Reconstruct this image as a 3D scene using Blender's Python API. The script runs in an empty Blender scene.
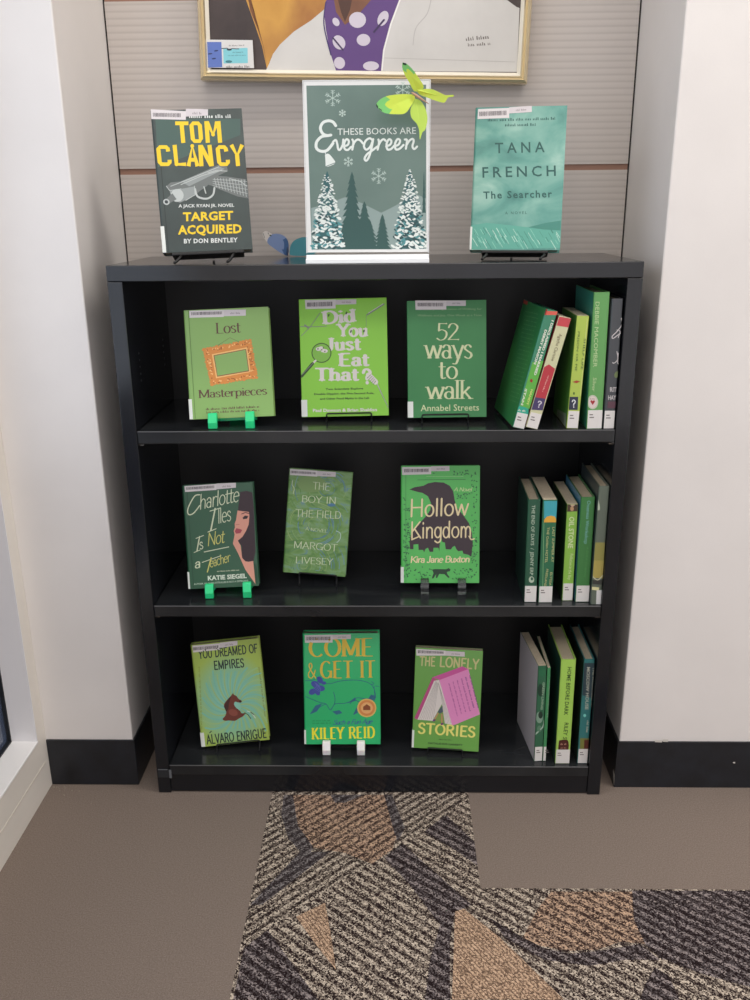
import bpy, bmesh, math, random
from mathutils import Matrix, Vector
random.seed(7)
S = bpy.context.scene
COL = S.collection
PI = math.pi
rad = math.radians

# ------------------------------------------------------------------ camera
CAM = Vector((0.0342, -1.5408, 1.1508)); YAW, PIT, ROL, FPX = 0.02258, 0.31917, -0.00932, 879.72
fw = Vector((-math.sin(YAW)*math.cos(PIT), math.cos(YAW)*math.cos(PIT), -math.sin(PIT)))
rt0 = Vector((math.cos(YAW), math.sin(YAW), 0)); up0 = rt0.cross(fw)
rt = rt0*math.cos(ROL) + up0*math.sin(ROL); up = -rt0*math.sin(ROL) + up0*math.cos(ROL)
cam_d = bpy.data.cameras.new('camera'); cam = bpy.data.objects.new('camera', cam_d); COL.objects.link(cam)
cm = Matrix.Identity(4)
for i in range(3):
    cm[i][0] = rt[i]; cm[i][1] = up[i]; cm[i][2] = -fw[i]; cm[i][3] = CAM[i]
cam.matrix_world = cm
cam_d.sensor_fit = 'VERTICAL'; cam_d.sensor_height = 24; cam_d.lens = FPX/1000*24; cam_d.clip_start = .02
S.camera = cam

def hit(px, py, O, N):
    """point of a real plane seen at a pixel of the photograph"""
    d = rt*((px-375)/FPX) - up*((py-500)/FPX) + fw
    return CAM + d*((O-CAM).dot(N)/d.dot(N))
def onY(px, py, Y): return hit(px, py, Vector((0, Y, 0)), Vector((0, 1, 0)))
def onZ(px, py, Z): return hit(px, py, Vector((0, 0, Z)), Vector((0, 0, 1)))

H = 1.0635; HW = .457; BT = .026; Z1, Z2, Z3 = .7728, .4271, .0672
XL, XR, YB, YP, LW = -.5099, .4963, .3069, .0295, -.6909

# ------------------------------------------------------------------ materials
def lin(h):
    h = h.lstrip('#'); v = [int(h[i:i+2], 16)/255 for i in (0, 2, 4)]
    return tuple([x/12.92 if x <= .04045 else ((x+.055)/1.055)**2.4 for x in v] + [1])
MATS = {}
def mat(h, rough=.5, name=None, **kw):
    k = (h, rough, tuple(sorted(kw.items())))
    if k in MATS: return MATS[k]
    m = bpy.data.materials.new(name or 'paint_'+h.strip('#')); m.use_nodes = True
    b = m.node_tree.nodes['Principled BSDF']
    b.inputs['Base Color'].default_value = lin(h); b.inputs['Roughness'].default_value = rough
    for a, v in kw.items(): b.inputs[a.replace('_', ' ')].default_value = v
    MATS[k] = m; return m
def nodes(name, rough=.5):
    m = bpy.data.materials.new(name); m.use_nodes = True
    nt = m.node_tree; b = nt.nodes['Principled BSDF']; b.inputs['Roughness'].default_value = rough
    return m, nt, b
def N(nt, t, **kw):
    n = nt.nodes.new(t)
    for k, v in kw.items():
        if k in n.inputs: n.inputs[k].default_value = v
        else: setattr(n, k, v)
    return n
def ramp(nt, stops, interp='LINEAR'):
    r = nt.nodes.new('ShaderNodeValToRGB'); cr = r.color_ramp; cr.interpolation = interp
    while len(cr.elements) < len(stops): cr.elements.new(.5)
    for e, (p, c) in zip(cr.elements, stops): e.position = p; e.color = lin(c)
    return r
def coords(nt, scale=(1, 1, 1), rot=(0, 0, 0)):
    t = nt.nodes.new('ShaderNodeTexCoord'); mp = nt.nodes.new('ShaderNodeMapping')
    mp.inputs['Scale'].default_value = scale; mp.inputs['Rotation'].default_value = rot
    nt.links.new(t.outputs['Object'], mp.inputs['Vector']); return mp.outputs['Vector']
def noise_mat(name, stops, scale=20, rough=.5, stretch=(1, 1, 1), detail=4, dist=0, bump=0, bscale=None, bdist=.001, rot=(0, 0, 0), **kw):
    m, nt, b = nodes(name, rough); v = coords(nt, stretch, rot)
    n = N(nt, 'ShaderNodeTexNoise', Scale=scale, Detail=detail, Distortion=dist); nt.links.new(v, n.inputs['Vector'])
    r = ramp(nt, stops); nt.links.new(n.outputs['Fac'], r.inputs['Fac']); nt.links.new(r.outputs['Color'], b.inputs['Base Color'])
    if bump:
        n2 = N(nt, 'ShaderNodeTexNoise', Scale=bscale or scale, Detail=3); nt.links.new(v, n2.inputs['Vector'])
        bp = N(nt, 'ShaderNodeBump', Strength=bump, Distance=bdist); nt.links.new(n2.outputs['Fac'], bp.inputs['Height'])
        nt.links.new(bp.outputs['Normal'], b.inputs['Normal'])
    for a, x in kw.items(): b.inputs[a.replace('_', ' ')].default_value = x
    return m
WALL = noise_mat('wall_paint', [(.3, '#e0dcd9'), (.7, '#e6e2df')], 6, .55, bump=.15, bscale=260, bdist=.0006)
WALLW = noise_mat('window_wall_paint', [(.3, '#ded8cf'), (.7, '#e4dfd6')], 5, .45, bump=.1, bscale=200, bdist=.0005)
TRIMW = mat('#e9e8ea', .35, 'white_trim')
BASEB = noise_mat('black_rubber_base', [(.3, '#16181c'), (.7, '#20232a')], 30, .42, bump=.2, bscale=90, bdist=.0008)
CASE = noise_mat('black_laminate', [(.3, '#15171b'), (.7, '#1b1d22')], 14, .15, bump=.05, bscale=500, bdist=.0003)
CASE.node_tree.nodes['Principled BSDF'].inputs['Specular IOR Level'].default_value = .5
SHELF = noise_mat('shelf_laminate', [(.3, '#1b1d20'), (.7, '#2c2e30')], 5, .2, (1, 3, 1), 6, 1, bump=.05, bscale=500, bdist=.0003)
WIRE = mat('#070708', .45, 'black_wire'); PAGE = None
CREAM = '#d9cfb4'

def page_mat():
    m, nt, b = nodes('page_edges', .8)
    v = coords(nt, (900, 900, 2))
    n = N(nt, 'ShaderNodeTexNoise', Scale=1.0, Detail=2); nt.links.new(v, n.inputs['Vector'])
    r = ramp(nt, [(.3, '#b9a78c'), (.7, '#dccfb6')]); nt.links.new(n.outputs['Fac'], r.inputs['Fac'])
    nt.links.new(r.outputs['Color'], b.inputs['Base Color']); return m
PAGE = page_mat()
COVKW = dict(Coat_Weight=.35, Coat_Roughness=.12)
def cov(h): return mat(h, .38, **COVKW)
def ink(h): return mat(h, .4)

# ------------------------------------------------------------------ mesh building
class MB:
    def __init__(s): s.v = []; s.f = []; s.m = []; s.mats = []
    def mi(s, m):
        if m not in s.mats: s.mats.append(m)
        return s.mats.index(m)
    def poly(s, pts, m):
        k = len(s.v); s.v += [tuple(p) for p in pts]; s.f.append(list(range(k, k+len(pts)))); s.m.append(s.mi(m))
    def mesh(s, pts, faces, m):
        k = len(s.v); s.v += [tuple(p) for p in pts]; i = s.mi(m)
        for f in faces: s.f.append([k+q for q in f]); s.m.append(i)
    def box(s, a, b, m, M=None):
        x0, y0, z0 = a; x1, y1, z1 = b
        P = [Vector(p) for p in ((x0,y0,z0),(x1,y0,z0),(x1,y1,z0),(x0,y1,z0),(x0,y0,z1),(x1,y0,z1),(x1,y1,z1),(x0,y1,z1))]
        if M: P = [M@p for p in P]
        s.mesh(P, [(0,3,2,1),(4,5,6,7),(0,1,5,4),(1,2,6,5),(2,3,7,6),(3,0,4,7)], m)
    def prism(s, prof, z0, z1, m, f=lambda a, b, z: (a, b, z)):
        n = len(prof)
        s.mesh([f(a, b, z0) for a, b in prof]+[f(a, b, z1) for a, b in prof],
               [tuple(range(n-1, -1, -1)), tuple(range(n, 2*n))]+[(i, (i+1) % n, n+(i+1) % n, n+i) for i in range(n)], m)
    def tube(s, pts, r, m, n=8):
        pts = [Vector(p) for p in pts]; rings = []
        for i, p in enumerate(pts):
            t = ((pts[min(i+1, len(pts)-1)]-p).normalized() + (p-pts[max(i-1, 0)]).normalized())
            t = t.normalized() if t.length > 1e-6 else Vector((0, 0, 1))
            a = t.cross(Vector((.31, .17, .93))).normalized(); b = t.cross(a)
            rr = r[i] if isinstance(r, (list, tuple)) else r
            rings.append([p+(a*math.cos(2*PI*k/n)+b*math.sin(2*PI*k/n))*rr for k in range(n)])
        V = [q for R_ in rings for q in R_]; F = []
        for i in range(len(rings)-1):
            for k in range(n): F.append((i*n+k, i*n+(k+1) % n, (i+1)*n+(k+1) % n, (i+1)*n+k))
        F += [tuple(range(n-1, -1, -1)), tuple(range((len(rings)-1)*n, len(rings)*n))]
        s.mesh(V, F, m)
    def build(s, name, parent=None, bevel=0, smooth=False, fix=True):
        me = bpy.data.meshes.new(name); me.from_pydata(s.v, [], s.f)
        for m in s.mats: me.materials.append(m)
        for p, i in zip(me.polygons, s.m): p.material_index = i; p.use_smooth = smooth
        if fix:
            bm = bmesh.new(); bm.from_mesh(me); bmesh.ops.recalc_face_normals(bm, faces=bm.faces); bm.to_mesh(me); bm.free()
        me.update()
        o = bpy.data.objects.new(name, me); COL.objects.link(o)
        if parent: o.parent = parent
        if bevel:
            b = o.modifiers.new('bevel', 'BEVEL'); b.width = bevel; b.segments = 2; b.limit_method = 'ANGLE'; b.angle_limit = rad(50)
        return o
def roundpath(pts, r=.006, n=4):
    pts = [Vector(p) for p in pts]; out = [pts[0]]
    for i in range(1, len(pts)-1):
        a, b, c = pts[i-1], pts[i], pts[i+1]
        p = b+(a-b).normalized()*min(r, (a-b).length*.45); q = b+(c-b).normalized()*min(r, (c-b).length*.45)
        for k in range(n+1):
            t = k/n; out.append(p*(1-t)**2+b*2*t*(1-t)+q*t*t)
    out.append(pts[-1]); return out
def tag(o, label=None, cat=None, group=None, kind=None):
    if label: o['label'] = label
    if cat: o['category'] = cat
    if group: o['group'] = group
    if kind: o['kind'] = kind
    return o
def empty(name, M):
    o = bpy.data.objects.new(name, None); COL.objects.link(o); o.matrix_world = M; o.empty_display_size = .02
    return o
def pose(x, y, z, yaw=0, tilt=0, roll=0):
    return Matrix.Translation((x, y, z)) @ Matrix.Rotation(yaw, 4, 'Z') @ Matrix.Rotation(tilt, 4, 'X') @ Matrix.Rotation(roll, 4, 'Y')

# ------------------------------------------------------------------ stroke lettering
def cr(P, n=6):
    if len(P) < 3: return P
    out = []; Q = [P[0]]+list(P)+[P[-1]]
    for i in range(1, len(Q)-2):
        a, b, c, d = Q[i-1], Q[i], Q[i+1], Q[i+2]
        for k in range(n):
            t = k/n
            out.append(tuple(.5*((2*b[j])+(-a[j]+c[j])*t+(2*a[j]-5*b[j]+4*c[j]-d[j])*t*t+(-a[j]+3*b[j]-3*c[j]+d[j])*t**3) for j in (0, 1)))
    out.append(P[-1]); return out
def gp(s):
    out = []
    for st in s.split(';'):
        w = st.split(); k = w[0]
        if k == 'e':
            cx, cy, rx, ry, a0, a1 = map(float, w[1].split(','))
            n = max(6, int(abs(a1-a0)/18))
            out.append([(cx+rx*math.cos(rad(a0+(a1-a0)*i/n)), cy+ry*math.sin(rad(a0+(a1-a0)*i/n))) for i in range(n+1)])
        else:
            P = [tuple(map(float, q.split(','))) for q in w[1:]]
            out.append(cr(P) if k == 'c' else P)
    return out
GL = {
'F': (.58, 'l .1,0 .1,1;l .1,1 .55,1;l .1,.52 .46,.52'), 'V': (.72, 'l .02,1 .36,0;l .36,0 .7,1'), 'W': (1.0, 'l .02,1 .26,0;l .26,0 .5,1;l .5,1 .74,0;l .74,0 .98,1'), 'Q': (.84, 'e .42,.5,.38,.5,0,360;l .5,.2 .8,-.1'), 'f': (.38, 'c .38,.9 .28,1 .17,.9 .15,.7;l .15,.75 .15,0;l .02,.64 .34,.64'), 'X': (.72, 'l .02,0 .7,1;l .02,1 .7,0'),
'A': (.76, 'l .02,0 .37,1;l .35,1 .74,0;l .14,.34 .62,.34'), 'B': (.66, 'l .1,0 .1,1;l .1,1 .35,1;e .35,.77,.22,.23,90,-90;l .35,.54 .1,.54;e .37,.27,.25,.27,90,-90;l .37,0 .1,0'),
'C': (.76, 'e .42,.5,.38,.5,48,312'), 'D': (.78, 'l .1,0 .1,1;l .1,1 .33,1;e .33,.5,.4,.5,90,-90;l .33,0 .1,0'),
'E': (.62, 'l .1,0 .1,1;l .1,1 .56,1;l .1,.52 .47,.52;l .1,0 .58,0'), 'G': (.84, 'e .42,.5,.38,.5,48,325;l .74,.02 .74,.42;l .52,.42 .82,.42'),
'H': (.8, 'l .1,0 .1,1;l .68,0 .68,1;l .1,.52 .68,.52'), 'I': (.3, 'l .15,0 .15,1'), 'J': (.46, 'l .32,1 .32,.22;c .32,.22 .26,.02 .12,-.03 .02,.1'),
'K': (.72, 'l .1,0 .1,1;l .64,1 .12,.42;l .28,.56 .7,0'), 'L': (.6, 'l .1,1 .1,0;l .1,0 .57,0'),
'M': (.98, 'l .1,0 .1,1;l .1,1 .48,.08;l .48,.08 .86,1;l .86,1 .86,0'), 'N': (.82, 'l .1,0 .1,1;l .1,1 .7,0;l .7,0 .7,1'),
'O': (.84, 'e .42,.5,.38,.5,0,360'), 'P': (.62, 'l .1,0 .1,1;l .1,1 .34,1;e .34,.73,.24,.27,90,-90;l .34,.46 .1,.46'),
'R': (.7, 'l .1,0 .1,1;l .1,1 .36,1;e .36,.75,.24,.25,90,-90;l .36,.5 .1,.5;l .34,.5 .68,0'),
'S': (.6, 'c .52,.84 .4,.99 .2,.98 .08,.82 .12,.62 .3,.52 .48,.4 .54,.2 .42,.02 .2,0 .05,.15'), 'T': (.7, 'l .02,1 .68,1;l .35,1 .35,0'),
'U': (.78, 'l .1,1 .1,.3;e .38,.3,.28,.3,180,360;l .66,.3 .66,1'), 'Y': (.7, 'l .02,1 .35,.48;l .68,1 .35,.48;l .35,.48 .35,0'),
'5': (.56, 'l .5,1 .14,1;l .14,1 .12,.56;c .12,.56 .28,.62 .48,.5 .5,.26 .38,.04 .18,-.02 .04,.08'), '2': (.58, 'c .06,.76 .14,.95 .32,1 .49,.84 .45,.6 .26,.32 .05,.02;l .05,.02 .54,.02'),
'?': (.5, 'c .05,.76 .14,.96 .32,.98 .46,.8 .4,.6 .26,.46 .25,.28;l .25,.08 .25,0'), '&': (.8, 'c .76,.5 .6,.2 .35,0 .1,.08 .06,.3 .25,.52 .42,.72 .4,.92 .28,1 .16,.86 .22,.65 .45,.35 .78,0'),
'a': (.52, 'c .07,.52 .18,.65 .34,.62 .4,.48;l .4,.5 .4,0;e .23,.19,.17,.19,20,340'), 'b': (.58, 'l .1,1 .1,0;e .31,.32,.21,.33,0,360'), 'c': (.5, 'e .27,.32,.23,.34,45,315'),
'd': (.58, 'e .25,.32,.2,.33,0,360;l .47,1 .47,0'), 'e': (.53, 'l .05,.36 .48,.36;e .27,.32,.22,.34,8,310'), 'g': (.54, 'e .25,.33,.2,.32,0,360;c .46,.64 .46,.1 .42,-.2 .24,-.3 .06,-.2'),
'h': (.58, 'l .1,1 .1,0;c .1,.42 .2,.6 .34,.65 .46,.52 .47,.34;l .47,.4 .47,0'), 'i': (.24, 'l .12,.64 .12,0;l .12,.86 .12,.94'), 'j': (.26, 'l .14,.64 .14,-.1;c .14,-.1 .08,-.28 -.04,-.24'),
'k': (.54, 'l .1,1 .1,0;l .45,.64 .12,.26;l .22,.38 .5,0'), 'l': (.22, 'l .1,1 .1,0'), 'm': (.84, 'l .1,.64 .1,0;c .1,.42 .18,.6 .28,.65 .38,.52 .4,.36;l .4,.42 .4,0;c .4,.42 .48,.6 .6,.65 .7,.52 .72,.36;l .72,.42 .72,0'),
'n': (.58, 'l .1,.64 .1,0;c .1,.42 .2,.6 .34,.65 .46,.52 .47,.34;l .47,.4 .47,0'), 'o': (.56, 'e .28,.32,.23,.33,0,360'), 'p': (.58, 'l .1,.64 .1,-.3;e .31,.32,.21,.33,0,360'),
'r': (.42, 'l .1,.64 .1,0;c .1,.4 .18,.58 .3,.65 .4,.6'), 's': (.44, 'c .37,.54 .26,.66 .12,.62 .07,.48 .2,.36 .34,.26 .38,.12 .24,-.01 .05,.08'), 't': (.36, 'l .15,.88 .15,.12;c .15,.12 .2,0 .34,.04;l .02,.64 .33,.64'),
'u': (.58, 'l .1,.64 .1,.22;c .1,.22 .16,.02 .3,-.01 .42,.1 .46,.25;l .46,.64 .46,0'), 'v': (.5, 'l .02,.64 .25,0;l .25,0 .48,.64'), 'w': (.78, 'l .02,.64 .2,0;l .2,0 .39,.62;l .39,.62 .57,0;l .57,0 .77,.64'),
'x': (.5, 'l .03,.64 .47,0;l .47,.64 .03,0'), 'y': (.54, 'l .04,.64 .28,.0;c .52,.64 .3,.02 .18,-.26 .02,-.26'), ' ': (.34, ''), ',': (.2, 'l .1,.04 .06,-.12'), '.': (.2, 'l .1,.03 .1,0')}
def stroke_tris(strokes, wv, wh, serif=0, cap=True):
    out = []
    for P in strokes:
        if len(P) < 2: continue
        L = []; R_ = []
        for i, p in enumerate(P):
            a = P[max(i-1, 0)]; b = P[min(i+1, len(P)-1)]
            dx, dy = b[0]-a[0], b[1]-a[1]; l = math.hypot(dx, dy) or 1e-6; dx /= l; dy /= l
            w = (wh+(wv-wh)*abs(dy)**1.5)/2
            L.append((p[0]-dy*w, p[1]+dx*w)); R_.append((p[0]+dy*w, p[1]-dx*w))
        for i in range(len(P)-1): out.append([L[i], L[i+1], R_[i+1], R_[i]])
        if cap:
            r = max(wh, wv*.9)/2 if not serif else wh/2
            for e in (P[0], P[-1]): out.append([(e[0]+r*math.cos(k*PI/4), e[1]+r*math.sin(k*PI/4)) for k in range(8)])
        if serif:
            (x0, y0), (x1, y1) = P[0], P[-1]
            if len(P) == 2 and abs(y1-y0) > .15 and abs(x1-x0) < .5:
                for (x, y) in (P[0], P[-1]):
                    for t in (0, .64, 1, -.3):
                        if abs(y-t) < .015:
                            s_ = serif+wv/2; d = wh*.9 if t in (0, -.3) else -wh*.9
                            if t == .64: out.append([(x-s_, y), (x, y), (x, y+d), (x-s_, y+d)])
                            else: out.append([(x-s_, y), (x+s_, y), (x+s_, y+d), (x-s_, y+d)])
    return out
def stroke_text(s, wv=.12, wh=.05, serif=.07, shear=0, track=0):
    x = 0; out = []
    for c in s:
        adv, d = GL[c]
        if d:
            for q in stroke_tris(gp(d), wv, wh, serif): out.append([(x+a+shear*b, b) for a, b in q])
        x += adv+track
    return out
TXC = {}
def font_text(s, bold=0, track=1.0):
    k = (s, bold, track)
    if k in TXC: return TXC[k]
    cu = bpy.data.curves.new('t', 'FONT'); cu.body = s; cu.offset = bold; cu.space_character = track; cu.resolution_u = 2
    o = bpy.data.objects.new('t', cu); COL.objects.link(o)
    me = bpy.data.meshes.new_from_object(o.evaluated_get(bpy.context.evaluated_depsgraph_get()))
    V = [(v.co.x, v.co.y) for v in me.vertices]; F = [[V[i] for i in p.vertices] for p in me.polygons]
    bpy.data.objects.remove(o); bpy.data.curves.remove(cu); bpy.data.meshes.remove(me)
    TXC[k] = F; return F
CAPH = {}
def caph(bold):
    if bold not in CAPH:
        F = font_text('H', bold); ys = [p[1] for f in F for p in f]; CAPH[bold] = (min(ys), max(ys))
    return CAPH[bold]

class Art:
    """print on a flat face. T: crop of the photo the drawing was measured in (x0, y0, scale)"""
    def __init__(s, mb, M, O, Nn, T, up_=.00006):
        s.mb, s.M, s.O, s.N, s.T, s.e = mb, M, Vector(O), Vector(Nn), T, up_; s.k = 0
        s.Mi = M.inverted(); s.Ow = M @ s.O; s.Nw = (M.to_3x3() @ s.N).normalized(); s.L = 1
    def p(s, x, y, L=None):
        q = hit(s.T[0]+x/s.T[2], s.T[1]+y/s.T[2], s.Ow, s.Nw)
        return s.Mi @ q + s.N*(s.e*(L or s.L))
    def poly(s, pts, m, L=None, smooth=False):
        if smooth: pts = cr(list(pts)+[pts[0]], 4)[:-1]
        s.k = (s.k+7) % 24; L = (L or s.L)+.034*s.k
        s.mb.poly([s.p(x, y, L) for x, y in pts], m)
    def block(s, strokes, w, m, L=None):
        for P in strokes:
            for q in stroke_tris([P], w, w*.9, 0, False): s.poly(q, m, L)
            for x, y in P[1:-1]: s.ell(x, y, w*.48, w*.48, m, 22.5, 8, L)
    def ell(s, cx, cy, rx, ry, m, rot=0, n=20, L=None):
        c, q = math.cos(rad(rot)), math.sin(rad(rot))
        s.poly([(cx+rx*math.cos(t)*c-ry*math.sin(t)*q, cy+rx*math.cos(t)*q+ry*math.sin(t)*c) for t in [2*PI*k/n for k in range(n)]], m, L)
    def line(s, pts, w, m, smooth=False, L=None, w2=None):
        if smooth: pts = cr(pts)
        for q in stroke_tris([pts], w, w2 or w): s.poly(q, m, L)
    def _put(s, F, p0, p1, y0, y1, cap, m, L, shear):
        xs = [p[0] for f in F for p in f]; a, b = min(xs), max(xs)
        dx, dy = p1[0]-p0[0], p1[1]-p0[1]; l = math.hypot(dx, dy); ux, uy = dy/l*cap, -dx/l*cap
        for f in F:
            P = []
            for x, y in f:
                v = (y-y0)/(y1-y0); u = (x-a)/(b-a)+shear*v*cap/l
                P.append((p0[0]+dx*u+ux*v, p0[1]+dy*u+uy*v))
            s.poly(P, m, L)
    def text(s, t, p0, p1, cap, m, bold=0, track=1.0, L=None, shear=0):
        y0, y1 = caph(bold); s._put(font_text(t, bold, track), p0, p1, y0, y1, cap, m, L, shear)
    def serif(s, t, p0, p1, cap, m, wv=.13, wh=.05, sf=.07, shear=0, L=None, track=0):
        s._put(stroke_text(t, wv, wh, sf, shear, track), p0, p1, 0, 1, cap, m, L, 0)
    def hand(s, t, p0, p1, cap, m, w=.1, shear=.3, L=None, track=-.03):
        s._put(stroke_text(t, w, w*.8, 0, shear, track), p0, p1, 0, 1, cap, m, L, 0)
    def greek(s, p0, p1, h, m, seed=1, L=None):
        r = random.Random(seed); dx, dy = p1[0]-p0[0], p1[1]-p0[1]; l = math.hypot(dx, dy); dx /= l; dy /= l
        ux, uy = dy, -dx; x = 0
        while x < l-h*.3:
            for _ in range(r.randint(3, 8)):
                if x > l-h*.3: break
                w = h*r.uniform(.22, .42); hh = h*r.choice((.62, .68, .95))
                q = [(x, 0), (x+w, 0), (x+w, hh), (x, hh)]
                if r.random() < .6: q = [(x, 0), (x+w, 0), (x+w*.6, hh), (x, hh)]
                s.poly([(p0[0]+dx*a+ux*b, p0[1]+dy*a+uy*b) for a, b in q], m, L); x += w+h*.22
            x += h*.5

# ------------------------------------------------------------------ setting
def struct(mb, name, bevel=0, parent=None):
    o = mb.build(name, parent, bevel)
    if not parent: o['kind'] = 'structure'
    return o
# floor: plain carpet tiles and patterned carpet tiles
def carpet(name, a, b, dark, ang, period, duty=.5, speck=420):
    m, nt, bs = nodes(name, .95)
    v = coords(nt)
    mp = N(nt, 'ShaderNodeMapping'); mp.inputs['Rotation'].default_value = (0, 0, rad(ang)); nt.links.new(v, mp.inputs['Vector'])
    wv = N(nt, 'ShaderNodeTexWave', Scale=2*PI/20/period, Distortion=.8, Detail=2.0); wv.inputs['Detail Scale'].default_value = 3.0
    wv.bands_direction = 'Y'; wv.wave_profile = 'SIN'; nt.links.new(mp.outputs['Vector'], wv.inputs['Vector'])
    r = ramp(nt, [(duty-.14, '#000000'), (duty+.06, '#ffffff')]); nt.links.new(wv.outputs['Fac'], r.inputs['Fac'])
    vo = N(nt, 'ShaderNodeTexVoronoi', Scale=speck); nt.links.new(v, vo.inputs['Vector'])
    sp = ramp(nt, [(.25, a), (.45, b), (.8, dark)]);
    sepc = N(nt, 'ShaderNodeSeparateColor'); nt.links.new(vo.outputs['Color'], sepc.inputs['Color']); nt.links.new(sepc.outputs['Red'], sp.inputs['Fac'])
    sd = ramp(nt, [(.5, dark), (.95, b)]); nt.links.new(sepc.outputs['Green'], sd.inputs['Fac'])
    mx = N(nt, 'ShaderNodeMix', data_type='RGBA'); nt.links.new(r.outputs['Color'], mx.inputs[0])
    nt.links.new(sd.outputs['Color'], mx.inputs[6]); nt.links.new(sp.outputs['Color'], mx.inputs[7])
    nt.links.new(mx.outputs[2], bs.inputs['Base Color'])
    bp = N(nt, 'ShaderNodeBump', Strength=.7, Distance=.002); nt.links.new(vo.outputs['Distance'], bp.inputs['Height'])
    nt.links.new(bp.outputs['Normal'], bs.inputs['Normal']); bs.inputs['Specular IOR Level'].default_value = .1
    return m
PLAIN = noise_mat('plain_carpet', [(.3, '#72665d'), (.7, '#8a7d74')], 420, .95, bump=.5, bscale=700, bdist=.001, Specular_IOR_Level=.1)
cA = carpet('carpet_rising_stripe', '#cbbdac', '#9c8f82', '#2b2120', -43, .0165, .45)
cAt = carpet('carpet_rising_tan', '#c6a68c', '#a68d7a', '#3c2d28', -43, .0165, .4)
cAd = carpet('carpet_rising_charcoal', '#86807f', '#645d5e', '#2f2829', -43, .0165, .5)
cB = carpet('carpet_falling_stripe', '#cbbdac', '#9c8f82', '#2b2020', 38, .0185, .45)
cBt = carpet('carpet_falling_tan', '#c6a68c', '#a68d7a', '#3c2d28', 38, .0185, .38)
cBd = carpet('carpet_falling_charcoal', '#958a88', '#625a5b', '#241b1c', 38, .0185, .55)
cT = carpet('carpet_dense_tan', '#cfb095', '#b89a80', '#6a5648', 55, .006, .25)
f = MB(); f.box((-.95, -3.2, -.05), (2.4, .45, 0), PLAIN)
def fl(pts, m, L): f.poly([(x, y, .0002*L) for x, y in pts], m)
FK = [0]
def flp(px, m, L):
    FK[0] += 1; P = []
    for a, b in px:
        q = onZ(a, b, 0); x = max(-.22, q.x)
        P.append((min(x, .187) if q.y > -.264 else x, q.y))
    fl(P, m, L+FK[0]*.05)
fl([(-.22, .2), (.187, .2), (.187, -.016), (-.22, -.40)], cA, 1)
fl([(-.22, -.40), (.187, -.016), (.187, -.265), (2.4, -.265), (2.4, -3.2), (-.22, -3.2)], cB, 1)
flp([(284, 795), (293, 795), (298, 826), (314, 848), (306, 858), (288, 838), (281, 815)], cAd, 2)
flp([(293, 795), (384, 795), (390, 815), (398, 832), (392, 850), (372, 864), (345, 853), (314, 848), (298, 826)], cAt, 2)
flp([(384, 795), (392, 795), (405, 828), (398, 842), (394, 832)], cAd, 3)
flp([(300, 852), (330, 852), (262, 905), (250, 905)], cAd, 2)
flp([(330, 795), (365, 795), (345, 803), (335, 803)], cAd, 3)
flp([(384, 858), (402, 843), (430, 868), (472, 905), (455, 912), (450, 940), (450, 1000), (425, 1000), (430, 960), (440, 925), (410, 885)], cBd, 2)
flp([(424, 832), (446, 815), (484, 842), (482, 866), (455, 850)], cBd, 2)
flp([(244, 948), (268, 930), (318, 1000), (233, 1000)], cBd, 2)
flp([(296, 917), (325, 903), (330, 930), (336, 970), (318, 948)], cT, 3)
flp([(455, 912), (464, 909), (500, 938), (564, 1000), (452, 1000)], cT, 3)
flp([(523, 938), (537, 910), (551, 892), (632, 892), (634, 920), (645, 944), (620, 942), (597, 950), (566, 951), (540, 946)], cBt, 3)
flp([(490, 918), (523, 938), (543, 948), (570, 954), (600, 951), (640, 944), (660, 960), (625, 960), (590, 966), (545, 960), (505, 938)], cBd, 2)
flp([(632, 891), (760, 891), (760, 990), (705, 975), (660, 958), (645, 944), (634, 920)], cBd, 3)
flp([(655, 968), (668, 975), (680, 1000), (640, 1000), (645, 985)], cBd, 2)
struct(f, 'floor')
# carpet lint near the left corner
lm = MB()
for i in range(16):
    a, b = random.gauss(62, 9), random.gauss(788, 5)
    if i > 14: a, b = random.gauss(75, 14), random.gauss(810, 6)
    q = onZ(a, max(787, b), .0012); s_ = random.uniform(.0005, .0012)
    lm.box((q.x-s_, q.y-s_*.7, 0.0003), (q.x+s_, q.y+s_*.7, .0012), mat('#a89e92', .9))
tag(lm.build('carpet_lint'), 'white crumbs of lint on the plain carpet by the left corner', 'lint', kind='stuff')

# slat wall: grooved panels in the alcove
SL = bpy.data.materials.new('ribbed_slat_laminate'); SL.use_nodes = True
nt = SL.node_tree; b_ = nt.nodes['Principled BSDF']; v_ = coords(nt)
sx = N(nt, 'ShaderNodeSeparateXYZ'); nt.links.new(v_, sx.inputs[0])
mu = N(nt, 'ShaderNodeMath', operation='MULTIPLY'); mu.inputs[1].default_value = 2*PI/.0118; nt.links.new(sx.outputs['Z'], mu.inputs[0])
sn = N(nt, 'ShaderNodeMath', operation='SINE'); nt.links.new(mu.outputs[0], sn.inputs[0])
mr = N(nt, 'ShaderNodeMapRange'); mr.inputs[1].default_value = -1; nt.links.new(sn.outputs[0], mr.inputs[0])
rr = ramp(nt, [(.0, '#b9b1ab'), (.35, '#c3bbb5'), (1, '#c4bcb6')]); nt.links.new(mr.outputs[0], rr.inputs[0])
nt.links.new(rr.outputs['Color'], b_.inputs['Base Color']); b_.inputs['Roughness'].default_value = .45
bp = N(nt, 'ShaderNodeBump', Strength=.1, Distance=.001); nt.links.new(mr.outputs[0], bp.inputs['Height']); nt.links.new(bp.outputs['Normal'], b_.inputs['Normal'])
BROWN = mat('#94705f', .6, 'groove_fibreboard'); DARKGAP = mat('#2b2724', .8, 'dark_gap')
w = MB(); w.box((XL+.0005, YB+.0025, 0), (XR-.0005, YB+.03, 2.75), BROWN)
z = 1.2255-.3045*4
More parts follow.
